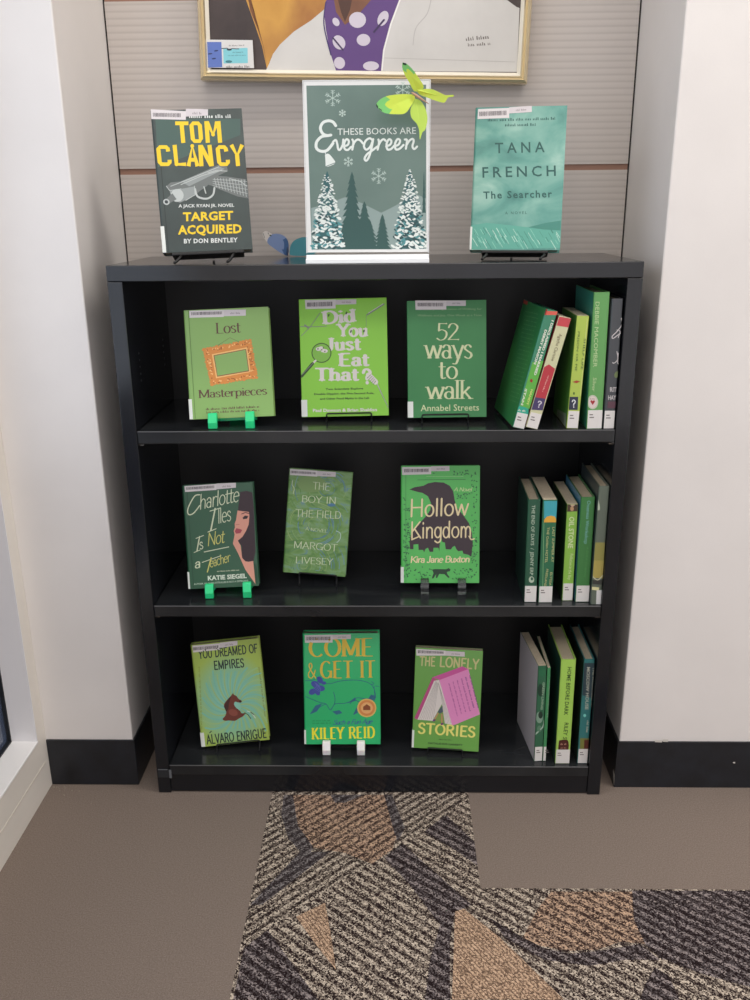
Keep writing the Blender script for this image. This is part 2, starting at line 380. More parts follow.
while z < 2.6:
    w.box((XL+.0035, YB, max(z+.0055, 0)), (XR-.0035, YB+.0026, z+.3045-.0055), SL)
    z += .3045
w.box((XL+.0002, YB+.002, 0), (XL+.0032, YB+.0028, 2.75), DARKGAP); w.box((XR-.0032, YB+.002, 0), (XR-.0002, YB+.0028, 2.75), DARKGAP)
struct(w, 'wall_back')
w = MB(); w.box((LW-.25, YP, 0), (XL, .45, 2.75), WALL); struct(w, 'wall_alcove_left', .0025)
w = MB(); w.box((XR, YP, 0), (2.4, .45, 2.75), WALL); struct(w, 'wall_alcove_right', .0025)
# black bases
def chips(mb, lst, m=mat('#cfcac2', .8)):
    for a, b, c, d in lst:
        p = onY(a, b, YP-.0045); q = onY(c, d, YP-.0045); mb.poly([(p.x, p.y, p.z), (q.x, p.y, p.z), (q.x, p.y, q.z), (p.x, p.y, q.z+.001)], m)
w = MB(); BH = .109
w.prism([(LW, YP), (LW, YP-.004), (XL+.004, YP-.004), (XL+.004, YB), (XL, YB), (XL, YP)], 0, BH, BASEB); struct(w, 'baseboard_left', .0015)
w = MB(); w.prism([(2.4, YP), (2.4, YP-.004), (XR-.004, YP-.004), (XR-.004, YB), (XR, YB), (XR, YP)], 0, BH, BASEB)
chips(w, [(655, 740.5, 662, 742.5), (663, 739.5, 668, 742), (733, 762, 735, 763.5)])
w.mesh([(XR-.0045, YP-.0045, .004), (XR-.0045, YP-.0045, .030), (XR-.0045, YP+.012, .034)], [(0, 1, 2)], mat('#cfcac2', .8))
struct(w, 'baseboard_right')
# window wall on the left
YJ, SZ, GX = -.0125, .1305, -.742
w = MB()
w.box((LW-.25, -3.2, 0), (LW, YP, SZ-.003), WALLW)
w.box((LW-.25, YJ, SZ-.003), (LW, YP, 2.75), WALLW)
w.box((LW-.25, -3.2, SZ-.003), (LW, -1.6, 2.75), WALLW); w.box((LW-.25, -1.6, 2.35), (LW, YJ, 2.75), WALLW)
w.box((LW, -3.2, .066), (LW+.0012, YP-.02, .0685), mat('#cfc8bd', .5))
struct(w, 'wall_left', .0015)
we = tag(empty('window_1', Matrix.Translation((GX, -.8, SZ))), kind='structure')
def part(mb, name, par, bevel=0, smooth=False, world=True):
    if world: 
        Mi = par.matrix_world.inverted(); mb.v = [tuple(Mi @ Vector(p)) for p in mb.v]
    return mb.build(name, par, bevel, smooth)
w = MB(); w.box((GX, -1.6, SZ-.003), (LW+.002, YJ, SZ+.0015), mat('#f4f3f2', .3, 'white_sill')); part(w, 'window_sill', we, .001)
w = MB(); w.box((GX, YJ-.002, SZ+.0015), (LW+.001, YJ, 2.35), TRIMW); w.box((GX, -1.6, SZ+.0015), (LW+.001, -1.598, 2.35), TRIMW)
w.box((GX, -1.598, 2.348), (LW+.001, YJ-.002, 2.35), TRIMW); part(w, 'window_jamb', we)
w = MB(); FRM = mat('#1c1f24', .5, 'black_gasket')
for a, b in (((GX-.02, -1.598, SZ), (GX, -1.585, 2.35)), ((GX-.02, YJ-.005, SZ), (GX, YJ-.002, 2.35)), ((GX-.02, -1.585, SZ), (GX, YJ-.005, SZ+.004)), ((GX-.02, -1.585, 2.34), (GX, YJ-.005, 2.35))): w.box(a, b, FRM)
part(w, 'window_frame', we)
GLASS = mat('#56627a', .08, 'dark_outside_glass', Transmission_Weight=.35, IOR=1.5)  # the darkness outside is put into the glass colour
w = MB(); w.box((GX-.014, -1.585, SZ+.004), (GX-.008, YJ-.005, 2.34), GLASS); part(w, 'pane', we)
w = MB(); w.box((-.95, -3.2, 2.75), (2.4, .45, 2.8), mat('#dcdad6', .8, 'ceiling_paint')); struct(w, 'ceiling')

# ------------------------------------------------------------------ bookcase
bc = tag(empty('bookcase', Matrix.Translation((0, .15, 0))), 'black laminate three-shelf bookcase in the alcove holding green books', 'bookcase')
DI = .289
for s_ in (-1, 1):
    w = MB(); a, b = sorted((s_*HW, s_*(HW-BT))); w.box((a, 0, 0), (b, .30, H-.0275), CASE)
    if s_ < 0:
        for k in range(5):
            for yy in (.06, .235):
                z_ = .905-.0125*k
                w.mesh([(b+.0002, yy+.0022*math.cos(t), z_+.0022*math.sin(t)) for t in [2*PI*i/8 for i in range(8)]], [tuple(range(8))], mat('#3a3c40', .6))
    part(w, 'side_panel', bc, .0012)
w = MB(); w.box((-HW, -.0005, H-.027), (HW, .302, H), CASE); part(w, 'top_panel', bc, .0015)
w = MB(); w.box((-HW+BT-.003, DI, .01), (HW-BT+.003, DI+.006, H-.0268), mat('#131417', .5, 'black_hardboard')); part(w, 'back_panel', bc)
for z_ in (Z1, Z2):
    w = MB(); w.box((-HW+BT+.001, .0, z_-.0235), (HW-BT-.001, DI-.001, z_), SHELF); part(w, 'shelf', bc, .0018)
    for sx_ in (-1, 1):
        for yy in (.012, .25):
            w = MB(); w.tube([(sx_*(HW-BT), yy, z_-.0275), (sx_*(HW-BT-.008), yy, z_-.0275)], .0028, mat('#9a9a9c', .25, 'steel_pin', Metallic=1.0)); part(w, 'shelf_pin', bc)
w = MB(); w.box((-HW+BT+.001, .0, Z3-.0235), (HW-BT-.001, DI-.001, Z3), SHELF); part(w, 'bottom_shelf', bc, .0018)
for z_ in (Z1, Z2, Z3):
    w = MB(); w.box((-HW+BT+.002, -.0009, z_-.0010), (HW-BT-.002, .0002, z_+.0002), mat('#6a6a6c', .3, 'edge_highlight')); part(w, 'edge_highlight', bc)  # thin grey strip paints the highlight along each shelf's front edge
w = MB(); w.box((-HW+BT+.001, .003, 0.003), (HW-BT-.001, .02, Z3-.024), CASE); part(w, 'kick_plate', bc)
w = MB(); TP = mat('#2a2d31', .12, 'clear_tape')
w.box((-.455, -.0012, .038), (-.425, -.0006, .058), TP)
w.box((-.431, -.0018, .037), (-.4265, -.0012, .0565), mat('#6d7075', .3)); w.box((-.4535, -.0018, .0565), (-.434, -.0012, .058), mat('#6d7075', .3))
part(w, 'tape_strip', bc)

# ------------------------------------------------------------------ books
BOOKM = []
def cprofile(wd, t, b=.0025, r=.004):
    o = [(wd, 0), (r, 0)]
    o += [(r-r*math.sin(k*PI/8), r-r*math.cos(k*PI/8)) for k in range(1, 4)]+[(0, r), (0, t-r)]
    o += [(r-r*math.cos(k*PI/8), t-r+r*math.sin(k*PI/8)) for k in range(1, 4)]+[(r, t), (wd, t)]
    return o+[(wd, t-b), (b, t-b), (b, b), (wd, b)]
def bars(a, q, m, seed):
    r = random.Random(seed); (x0, y0), (x1, y1), (x2, y2), (x3, y3) = q; t = 0
    while t < .97:
        d = r.uniform(.008, .022)
        if t+d > 1: break
        def I(u, v): return ((x0*(1-u)+x1*u)*(1-v)+(x3*(1-u)+x2*u)*v, (y0*(1-u)+y1*u)*(1-v)+(y3*(1-u)+y2*u)*v)
        a.poly([I(t, 0), I(t+d, 0), I(t+d, .9), I(t, .9)], m, 3); t += d+r.uniform(.008, .02)
def face_book(label, M, wd, h, t, T, cover, art, lab=None, lab2=None, barq=None, splab=None, hinge=True, hard=True, group='books displayed face out on the shelves', spine='#3a4a38'):
    BOOKM.append(M); root = tag(empty('book', M), label, 'book', group)
    cv = MB(); fm = cover if not isinstance(cover, str) else cov(cover)
    x = -wd/2
    pr = cprofile(wd, t, .0025 if hard else .0006, .004 if hard else .0015)
    cv.prism(pr, 0, h, fm, lambda a, b, z: (x+a, b, z))
    A = Art(cv, M, (0, 0, 0), (0, -1, 0), T)
    if hinge: cv.poly([(x+.009, -.00006, .001), (x+.0105, -.00006, .001), (x+.0105, -.00006, h-.001), (x+.009, -.00006, h-.001)], mat(spine, .5))
    art(A); e1, e2 = wd/2-.0004, h-.0004
    cv.v = [(max(-e1, min(e1, v[0])), v[1], max(.0004, min(e2, v[2]))) if v[1] < -.00003 else v for v in cv.v]
    cv.build('cover', root, 0)
    pg = MB(); k = .0027 if hard else .0007; e = .004 if hard else .0006
    pg.box((x+k, k, e*.6), (x+wd-e, t-k, h-e*.6), PAGE); pg.build('pages', root)
    if lab:
        lb = MB(); A2 = Art(lb, M, (0, 0, 0), (0, -1, 0), T, .00012)
        A2.poly(lab, mat('#d8d2d3', .35), 2)
        if lab2: A2.poly(lab2, mat('#cfc8cb', .35), 2)
        if barq: bars(A2, barq, mat('#3c363c', .5), len(label))
        if lab2:
            (a, b), (c, d), (e_, f_), (g_, h_) = lab2
            A2.greek((a+(c-a)*.3, b+(h_-b)*.68+(d-b)*.3), (a+(c-a)*.75, b+(h_-b)*.68+(d-b)*.75), abs(h_-b)*.32, mat('#8d8689', .5), 3, 3)
        lb.build('barcode_label', root, fix=False)
    if splab:
        hl, wl = splab
        sl = MB(); m = mat('#dfe3dd', .35)
        sl.box((x-.0006, -.0005, .0005), (x+wl, -.0001, hl), m); sl.box((x-.0006, -.0005, .0005), (x-.0001, t*.8, hl), m); sl.build('spine_label', root)
    return root
Y_ = ink
# --- top: dark thriller
def art_pistol(a):
    Yl = Y_('#f0cb1e'); W = Y_('#d8dcd8'); g1 = Y_('#8f9694'); g2 = Y_('#b9bfbc'); g3 = Y_('#6a706e')
    a.poly([(205, 440), (520, 440), (520, 500), (215, 620)], Y_('#3f5a53'), 1)
    a.greek((330, 437), (488, 437), 14, W, 5, 2)
    T0 = a.T; a.T = (145, 100, 6.52)
    a.block([[(197, 152), (283, 152)], [(238, 150), (250, 280)], [(315, 152), (345, 152), (358, 166), (365, 252), (355, 268), (324, 268), (312, 254), (303, 166), (315, 152), (330, 152)],
             [(400, 138), (410, 279)], [(404, 142), (444, 225), (470, 142)], [(478, 138), (490, 279)],
             [(151, 336), (148, 318), (137, 307), (99, 307), (87, 319), (96, 406), (108, 419), (150, 419), (161, 407), (160, 390)], [(193, 293), (206, 419), (268, 419)],
             [(284, 432), (308, 300), (342, 432)], [(296, 390), (330, 390)], [(368, 432), (360, 293)], [(364, 298), (432, 428)], [(420, 293), (436, 432)],
             [(530, 336), (526, 318), (516, 307), (486, 307), (474, 319), (484, 406), (496, 419), (531, 419), (541, 407), (540, 390)], [(563, 292), (600, 362), (634, 292)], [(600, 355), (607, 431)]], 27, Yl, 3); a.T = T0
    a.text('A JACK RYAN JR. NOVEL', (291, 769), (497, 766), 12, W, .02, L=3)
    a.text('TARGET', (308, 820), (494, 814), 33, Yl, .035, 1.05, L=3); a.text('ACQUIRED', (289, 869), (525, 864), 34, Yl, .035, 1.05, L=3)
    a.text('BY DON BENTLEY', (311, 902), (510, 897), 17, W, .03, 1.1, L=3)
    a.poly([(246, 690), (262, 676), (300, 672), (400, 628), (440, 610), (470, 618), (474, 634), (440, 650), (420, 668), (395, 690), (372, 706), (352, 722), (330, 736), (318, 742), (296, 752), (272, 740), (262, 710)], g3, 3)
    a.poly([(300, 672), (440, 616), (462, 626), (330, 690)], g1, 4); a.poly([(258, 708), (300, 700), (352, 690), (350, 724), (300, 748), (268, 742)], g1, 4)
    a.ell(286, 724, 24, 24, g2, 20, L=5); a.poly([(268, 716), (284, 738), (252, 757), (238, 744)], g3, 6); a.ell(246, 748, 12, 11, g2, 30, L=7); a.ell(246, 748, 7, 6, Y_('#30383a'), 30, L=8)
    a.poly([(392, 655), (420, 650), (470, 654), (540, 664), (548, 700), (550, 735), (510, 728), (440, 700), (420, 690), (400, 684)], g3, 4)
    for k in range(11): a.line([(424+k*11, 660+k*.6), (432+k*11, 694+k*3.4)], 1.6, g2, L=5)
    for k in range(4): a.line([(418, 664+k*8), (546, 672+k*15)], 1.4, g2, L=5)
    a.line([(352, 700), (362, 728), (395, 736), (418, 722), (424, 696)], 7, g2, True, L=5); a.line([(385, 692), (392, 716)], 4, g2, L=5)
    for q in ([(262, 690), (330, 664), (440, 618)], [(300, 684), (380, 650), (452, 630)], [(246, 690), (258, 706), (300, 700)], [(318, 742), (352, 722), (350, 690)], [(400, 640), (430, 632), (470, 634)], [(480, 662), (520, 672), (544, 690)]): a.line(q, 2.6, g2, L=6)
    a.line([(528, 418), (556, 640), (575, 915)], 2.5, Y_('#c9cdc9'), L=4)
tc = noise_mat('thriller_cover', [(.35, '#313c3a'), (.7, '#3c4a47')], 14, .35)
face_book('dark book with huge yellow lettering and a pistol, standing on top of the bookcase', pose(-.2885, .045, H+.0208, .157, -.22, -.028), .1545, .2378, .034, (100, 0, 3.704), tc, art_pistol,
          [(188, 405), (318, 412), (318, 444), (190, 441)], [(318, 403), (400, 405), (400, 428), (318, 432)], [(196, 418), (302, 420), (302, 436), (197, 434)], (.045, .006), spine='#262e2c', group='books on top of the bookcase')
# --- top: teal cloudy cover
def art_clouds(a):
    D = Y_('#1d5550'); P = Y_('#bfe0d2')
    for k in range(3):
        pass
    a.greek((163, 414), (394, 408), 10, D, 5, 3); a.greek((222, 431), (328, 429), 10, D, 6, 3)
    a.text('TANA', (188, 523), (357, 519), 36, D, .012, 1.55, L=3); a.text('FRENCH', (145, 606), (395, 600), 36, D, .012, 1.45, L=3)
    a.text('The Searcher', (148, 678), (382, 673), 25, D, .02, 1.22, L=3); a.text('A NOVEL', (222, 731), (296, 729), 9, D, 0, 1.5, L=3)
    a.poly([(106, 768), (160, 760), (220, 766), (300, 775), (360, 762), (412, 756), (409, 846), (104, 850)], Y_('#5aa593'), 2)
    a.poly([(300, 775), (360, 760), (412, 752), (411, 786), (350, 782)], Y_('#3f8577'), 3)
    r = random.Random(3)
    for k in range(70):
        x = r.uniform(110, 400); y = r.uniform(775, 825); l = r.uniform(12, 32)
        a.line([(x, y), (x+l*.6, y+l)], r.uniform(1, 2.2), r.choice((P, Y_('#86c9b5'), Y_('#3b8274'))), L=4)
tcl = noise_mat('teal_cloud_cover', [(.3, '#417f76'), (.45, '#5a988c'), (.6, '#7eb0a2'), (.75, '#acccbf')], 11, .35, (1, 1, 1.5), 5, .5)
face_book('teal cloudy-sky book with dark spaced lettering, at the right on top of the bookcase', pose(.2472, .07, H+.0171, -.142, -.22, .004), .157, .2426, .03, (440, 0, 3.409), tcl, art_clouds,
          [(130, 372), (236, 368), (236, 402), (128, 406)], [(236, 366), (313, 361), (313, 382), (236, 387)], [(134, 381), (229, 377), (229, 394), (134, 398)], (.04, .003), False, group='books on top of the bookcase')
# --- shelf 1
def art_gilt(a):
    B = Y_('#5e3d33'); O = Y_('#d98a3e'); O2 = Y_('#f2be74'); G = cov('#84ad5d')
    a.serif('Lost', (286, 272), (443, 264), 66, B, .13, .045, .07, L=3); a.serif('Masterpieces', (178, 676), (608, 652), 50, B, .14, .05, .07, L=3)
    a.line([(290, 352), (375, 298), (440, 328)], 2, B, L=2)
    r = random.Random(1)
    Q = [(212, 372), (500, 315), (540, 545), (262, 590)]; a.poly(Q, O, 3)
    for i in range(4):
        p, q = Q[i], Q[(i+1) % 4]
        for k in range(15):
            t = k/14; a.ell(p[0]+(q[0]-p[0])*t+r.uniform(-3, 3), p[1]+(q[1]-p[1])*t+r.uniform(-3, 3), 11, 9, O, 0, 8, L=3)
        for k in range(26):
            t = r.random(); s_ = r.uniform(.03, .17); cx = p[0]+(q[0]-p[0])*t; cy = p[1]+(q[1]-p[1])*t
            a.ell(cx+(376-cx)*s_, cy+(455-cy)*s_, 6, 3.5, r.choice((O2, Y_('#a85f28'))), r.uniform(0, 180), 8, L=4)
    a.poly([(262, 402), (482, 358), (504, 512), (288, 552)], O2, 5); a.poly([(272, 408), (476, 368), (495, 508), (295, 542)], Y_('#8a5a3a'), 6); a.poly([(278, 412), (472, 374), (490, 503), (298, 536)], G, 7)
    a.greek((225, 752), (560, 735), 15, B, 2, 3); a.greek((228, 772), (560, 757), 15, B, 4, 3)
face_book('light green book showing an ornate gold picture frame, on a green stand', pose(-.2615, .0301, .7908, .017, -.22, -.036), .1545, .1967, .022, (170, 290, 6.25), '#84ad5d', art_gilt,  # acrylic stand, its green is painted glow from the covers
          [(120, 130), (336, 124), (336, 168), (122, 174)], [(336, 124), (474, 122), (474, 160), (336, 164)], [(132, 139), (330, 134), (330, 154), (133, 160)], (.037, .0055), spine='#5f8340')
def art_food(a):
    W = Y_('#ded8d2'); D = Y_('#2c4a1a'); G = Y_('#7f8a7a')
    kw = dict(wv=.23, wh=.12, sf=.06, L=4, track=.08)
    for t, p, q, c in (('Did', (243, 222), (467, 204), 80), ('You', (332, 302), (543, 300), 80), ('Just', (262, 392), (498, 388), 78), ('Eat', (347, 495), (552, 492), 80), ('That', (196, 592), (485, 588), 80)):
        a.serif(t, p, q, c, W, **kw)
    a.serif('?', (505, 610), (570, 606), 92, W, .2, .14, 0, L=4)
    for t, p, q in (('Two Scientists Explore', (265, 653), (510, 648)), ('Double Dipping, the Five-Second Rule,', (190, 685), (582, 678)), ('and Other Food Myths in the Lab', (228, 716), (550, 710))): a.text(t, p, q, 13, D, .03, L=3)
    a.text('Paul Dawson & Brian Sheldon', (182, 796), (600, 790), 21, W, .035, L=3)
    th = [2*PI*k/24 for k in range(25)]
    a.ell(238, 410, 60, 60, cov('#7ab83a'), L=5); a.line([(238+62*math.cos(t), 410+62*math.sin(t)) for t in th], 6, D, L=6)
    for x, y in ((218, 385), (250, 395), (235, 380), (262, 398)): a.ell(x, y, 17, 12, W, L=6)
    for x, y in ((215, 384), (240, 390), (260, 400), (250, 378)): a.ell(x, y, 4, 5, D, 30, L=7)
    a.line([(200, 460), (178, 482)], 12, W, L=6); a.line([(180, 480), (108, 562)], 20, D, L=6); a.line([(186, 474), (112, 550)], 4, G, L=7)
    a.line([(102, 238), (200, 240), (270, 236)], 5, G, L=3); a.line([(108, 298), (165, 240), (228, 150)], 5, G, L=3); a.line([(130, 230), (150, 245)], 12, G, L=3)
    a.line([(645, 92), (535, 162)], 9, G, L=3); a.line([(640, 90), (545, 150)], 3, W, L=4); a.line([(530, 165), (530, 238)], 2.5, G, L=3)
    a.line([(545, 555), (590, 600)], 36, W, L=5); a.line([(600, 612), (674, 765)], 8, G, L=4); a.line([(600, 610), (676, 770)], 3, W, L=5)
    for k in range(5): a.line([(535+k*10, 575+k*10), (560+k*8, 552+k*10)], 3, D, L=6)
    for x, y in ((285, 165), (400, 150), (430, 270), (515, 268)): a.ell(x, y, 5, 10, D, 20, L=6)
face_book('bright lime green book with stacked white slab letters and a magnifier', pose(-.0564, .0736, .7828, .011, -.22, -.014), .1627, .2169, .018, (285, 290, 6.52), '#86cc33', art_food,
          [(130, 65), (330, 62), (330, 120), (134, 124)], [(330, 64), (465, 60), (465, 92), (330, 96)], [(144, 82), (314, 76), (314, 108), (144, 112)], (.032, .0105), hinge=False, hard=False)
def art_walk(a):
    C = Y_('#d6dcae'); P = Y_('#8fb383')
    a.serif('52', (276, 332), (428, 332), 108, C, .1, .04, 0, L=3); a.serif('ways', (190, 455), (518, 455), 135, C, .12, .04, .05, L=3)
    a.serif('to', (290, 590), (420, 590), 122, C, .12, .04, .05, L=3); a.serif('walk', (200, 725), (522, 725), 124, C, .12, .04, .06, L=3)
    a.text('Annabel Streets', (172, 808), (560, 803), 42, C, .0, L=3)
    a.text('The Surprising Science of Walking for', (165, 134), (578, 132), 13, P, L=3); a.text('Wellness and Joy, One Week at a Time', (150, 176), (578, 174), 13, P, L=3)
gm = noise_mat('mid_green_cover', [(.3, '#2f7d45'), (.7, '#3c8a4e')], 6, .35)
face_book('mid green book with large pale serif words down its cover, on upper shelf', pose(.1338, .0608, .7828, .021, -.22, -.006), .1453, .2133, .02, (395, 290, 6.667), gm, art_walk,
          [(135, 70), (342, 70), (342, 130), (137, 132)], [(342, 70), (472, 70), (472, 106), (342, 106)], [(150, 86), (326, 86), (326, 112), (152, 112)], (.03, .0095), hinge=False, hard=False)
# --- shelf 2
def art_girl(a):
    C = Y_('#cfd8b8'); Yl = Y_('#c9c66e'); F = Y_('#d99a86'); Hh = Y_('#33222a')
    a.line([(205, 205), (170, 215), (130, 285), (122, 325), (135, 343), (165, 330), (205, 280)], 8, C, True, L=4)
    a.hand('harlotte', (208, 306), (488, 246), 100, C, .075, .3, L=4)
    a.line([(312, 300), (282, 450)], 10, C, L=4); a.line([(276, 318), (350, 296)], 6, C, L=4); a.line([(262, 462), (318, 440)], 6, C, L=4)
    a.hand('lles', (335, 402), (432, 380), 100, C, .075, .3, L=4)
    a.line([(204, 494), (186, 594)], 8, C, L=4); a.line([(180, 506), (232, 486)], 5, C, L=4); a.line([(166, 604), (208, 586)], 5, C, L=4)
    a.hand('s', (207, 582), (236, 574), 70, C, .1, .2, L=4); a.hand('Not', (262, 558), (392, 530), 86, Yl, .085, .35, L=4); a.line([(236, 600), (405, 565)], 6, C, L=4)
    a.hand('a', (174, 714), (216, 704), 62, C, .12, .2, L=4); a.line([(222, 672), (352, 626)], 5, C, L=4); a.line([(284, 640), (258, 738)], 8, Yl, L=4)
    a.hand('eacher', (280, 706), (428, 660), 62, Yl, .09, .3, L=4)
    a.greek((325, 738), (480, 728), 9, C, 3, 3); a.text('KATIE SIEGEL', (262, 797), (530, 780), 32, Y_('#d5e0cf'), .035, L=4)
    a.text('AUTHOR OF CHARLOTTE ILLES IS NOT A DETECTIVE', (165, 828), (540, 803), 11, Y_('#b7cdb8'), .02, L=4)
    a.poly([(485, 185), (530, 178), (568, 190), (578, 300), (583, 420), (590, 600), (575, 668), (520, 664), (494, 640), (496, 560), (468, 520), (470, 300)], Hh, 2)
    a.poly([(466, 314), (545, 324), (548, 352), (543, 410), (525, 455), (500, 495), (468, 522), (488, 556), (498, 640), (520, 664), (540, 668), (574, 662), (590, 822), (520, 722), (470, 610), (434, 542), (446, 480), (440, 455), (448, 430), (446, 405), (456, 380)], F, 3)
    a.poly([(447, 458), (458, 436), (478, 440), (498, 448), (486, 470), (456, 474)], Y_('#a34350'), 4); a.poly([(500, 364), (518, 348), (540, 352), (532, 370), (506, 374)], Y_('#2a1c22'), 4)
    a.line([(494, 338), (520, 328), (544, 334)], 6, Y_('#5a3230'), L=4); a.line([(455, 412), (478, 410)], 4, Y_('#b0665a'), L=4)
    a.poly([(590, 822), (577, 668), (600, 700), (606, 824)], Y_('#1c4430'), 4)
face_book('dark green book with cream handwriting and a half-hidden woman, on a green stand', pose(-.3016, .0469, .4451, .035, -.22, -.035), .1382, .2049, .024, (170, 465, 6.9), '#22553a', art_girl,  # acrylic stand, its green is painted glow from the covers
          [(100, 146), (320, 130), (320, 172), (104, 186)], [(320, 128), (455, 122), (455, 156), (320, 168)], [(110, 154), (312, 140), (312, 160), (112, 174)], (.034, .003), spine='#17422b')
def art_field(a):
    P = Y_('#ccd8b4'); r = random.Random(9)
    cols = [Y_(c) for c in ('#6b9a4a', '#87a868', '#5c8a5c', '#6a94a4', '#557f96', '#93ab6c', '#5f8c46')]
    for k in range(170):
        x = r.uniform(120, 560); y = r.uniform(140, 860)
        blue = (x > 400 and r.random() < .5) or r.random() < .12
        c = r.choice(cols[3:5]) if blue else r.choice(cols[:3]+cols[5:])
        cx, cy, k0 = ((330, 520, 1), (430, 250, -1), (250, 820, 1))[0 if 330 < y < 650 else (1 if y <= 330 else 2)]
        t0 = math.atan2(y-cy, x-cx); rr = math.hypot(x-cx, y-cy); P_ = [(cx+rr*math.cos(t0+q*k0*30/max(rr, 40)), cy+rr*.9*math.sin(t0+q*k0*30/max(rr, 40))) for q in range(4)]
        P_ = [(min(max(q[0], 140-(q[1]-103)*.07), 602-(q[1]-125)*.062), min(max(q[1], 120+(q[0]-145)*.04), 855)) for q in P_]
        a.line(P_, r.uniform(2.5, 6), c, True, L=1+k % 3*.3)
    a.ell(310, 215, 105, 62, Y_('#78985a'), L=2); a.ell(455, 370, 30, 12, Y_('#4a7a9c'), L=2)
    for t, p, q, c in (('THE', (315, 252), (440, 262), 52), ('BOY IN', (238, 348), (485, 362), 48), ('THE FIELD', (188, 455), (525, 472), 52), ('A NOVEL', (262, 557), (425, 575), 22), ('MARGOT', (178, 688), (498, 714), 50), ('LIVESEY', (192, 800), (465, 815), 46)):
        a.serif(t, p, q, c, P, .1, .06, 0, L=5, track=.06)
    a.line([(490, 562), (520, 580), (520, 620), (495, 650)], 5, Y_('#b8d0c8'), True, L=4); a.line([(168, 190), (165, 220), (180, 250), (172, 285)], 4, P, True, L=4)
pf = noise_mat('painterly_field_cover', [(.3, '#4a7a42'), (.45, '#6a944c'), (.6, '#7aa06c'), (.72, '#5f8a98')], 16, .35, (1, 1, 2.2), 3, 2.5)
face_book('book with swirling green and blue brushwork and thin pale capitals, tilted clockwise', pose(-.1280, .1, .4500, -.016, -.22, .073), .1275, .2115, .024, (270, 455, 7.41), pf, art_field,
          [(148, 103), (350, 116), (350, 160), (148, 148)], [(350, 118), (488, 126), (486, 162), (350, 156)], [(154, 116), (344, 128), (344, 146), (154, 136)], None, hinge=False)
def art_crow(a):
    K = Y_('#3a2c34'); T_ = Y_('#ead9ac'); D = Y_('#1e5a35'); G = cov('#4fbb55')
    a.poly([(133, 238), (170, 222), (230, 212), (262, 195), (310, 186), (370, 190), (412, 212), (436, 250), (446, 310), (460, 360), (505, 415), (545, 470), (566, 540), (572, 600), (562, 700), (500, 690), (140, 670), (134, 600), (150, 520), (200, 474), (245, 425), (278, 380), (284, 335), (262, 285), (225, 262), (180, 252)], K, 2)
    sk = [(128, 700), (128, 650), (162, 650), (162, 618), (195, 614), (197, 655), (228, 655), (235, 672), (245, 648), (262, 640), (274, 668), (298, 668), (300, 640), (334, 640), (340, 665), (345, 600), (352, 565), (360, 600), (378, 604), (384, 650), (420, 652), (430, 636), (446, 626), (458, 650), (470, 664), (500, 660), (505, 680), (545, 690), (560, 710), (560, 720)]
    a.poly(sk+[(128, 725)], G, 3)
    a.hand('Hollow', (142, 425), (548, 412), 118, T_, .105, .06, L=5, track=.04); a.hand('Kingdom', (146, 574), (560, 566), 112, T_, .105, .04, L=5, track=.03); a.line([(205, 560), (150, 584)], 9, T_, L=5); a.line([(545, 560), (560, 582), (580, 578)], 9, T_, True, L=5)
    a.hand('Kira Jane Buxton', (142, 742), (550, 738), 42, T_, .16, .1, L=5); a.hand('A Novel', (440, 250), (568, 250), 26, Y_('#bfd79a'), .12, .2, L=5)
    a.line([(190, 172), (520, 168)], 3, D, L=3); a.line([(250, 148), (505, 148)], 2, Y_('#9ad08e'), L=3)
    r = random.Random(5)
    for k in range(230):
        e = r.random()
        if e < .3: x, y = r.uniform(95, 135), r.uniform(290, 850)
        elif e < .6: x, y = r.uniform(560, 600), r.uniform(115, 850)
        elif e < .7: x, y = r.uniform(300, 600), r.uniform(105, 135)
        elif e < .78: x, y = r.uniform(460, 560), r.uniform(262, 300)
        elif e < .9: x, y = r.uniform(110, 280), r.uniform(770, 860)
        else: x, y = r.uniform(430, 590), r.uniform(770, 860)
        a.ell(x, y, 7.5, 3.6, r.choice((D, D, Y_('#2f7a45'))), r.uniform(0, 180), 6, L=4)
    a.poly([(292, 790), (310, 786), (385, 788), (405, 780), (418, 790), (412, 802), (392, 806), (395, 822), (412, 842), (402, 848), (376, 822), (340, 820), (325, 848), (316, 848), (318, 822), (300, 850), (288, 852), (300, 815)], Y_('#1d3f2a'), 5)
    a.line([(292, 794), (276, 786)], 4, Y_('#1d3f2a'), L=5)
face_book('green book with a dark crow silhouette over a city skyline, on clear stand', pose(.1255, .0685, .4451, -.008, -.22, -.002), .1549, .2328, .024, (390, 455, 6.897), '#4fbb55', art_crow,
          [(82, 84), (284, 82), (284, 132), (84, 138)], [(284, 78), (410, 76), (410, 110), (284, 112)], [(98, 96), (272, 94), (272, 118), (98, 122)], (.032, .0055), spine='#3f9a49')
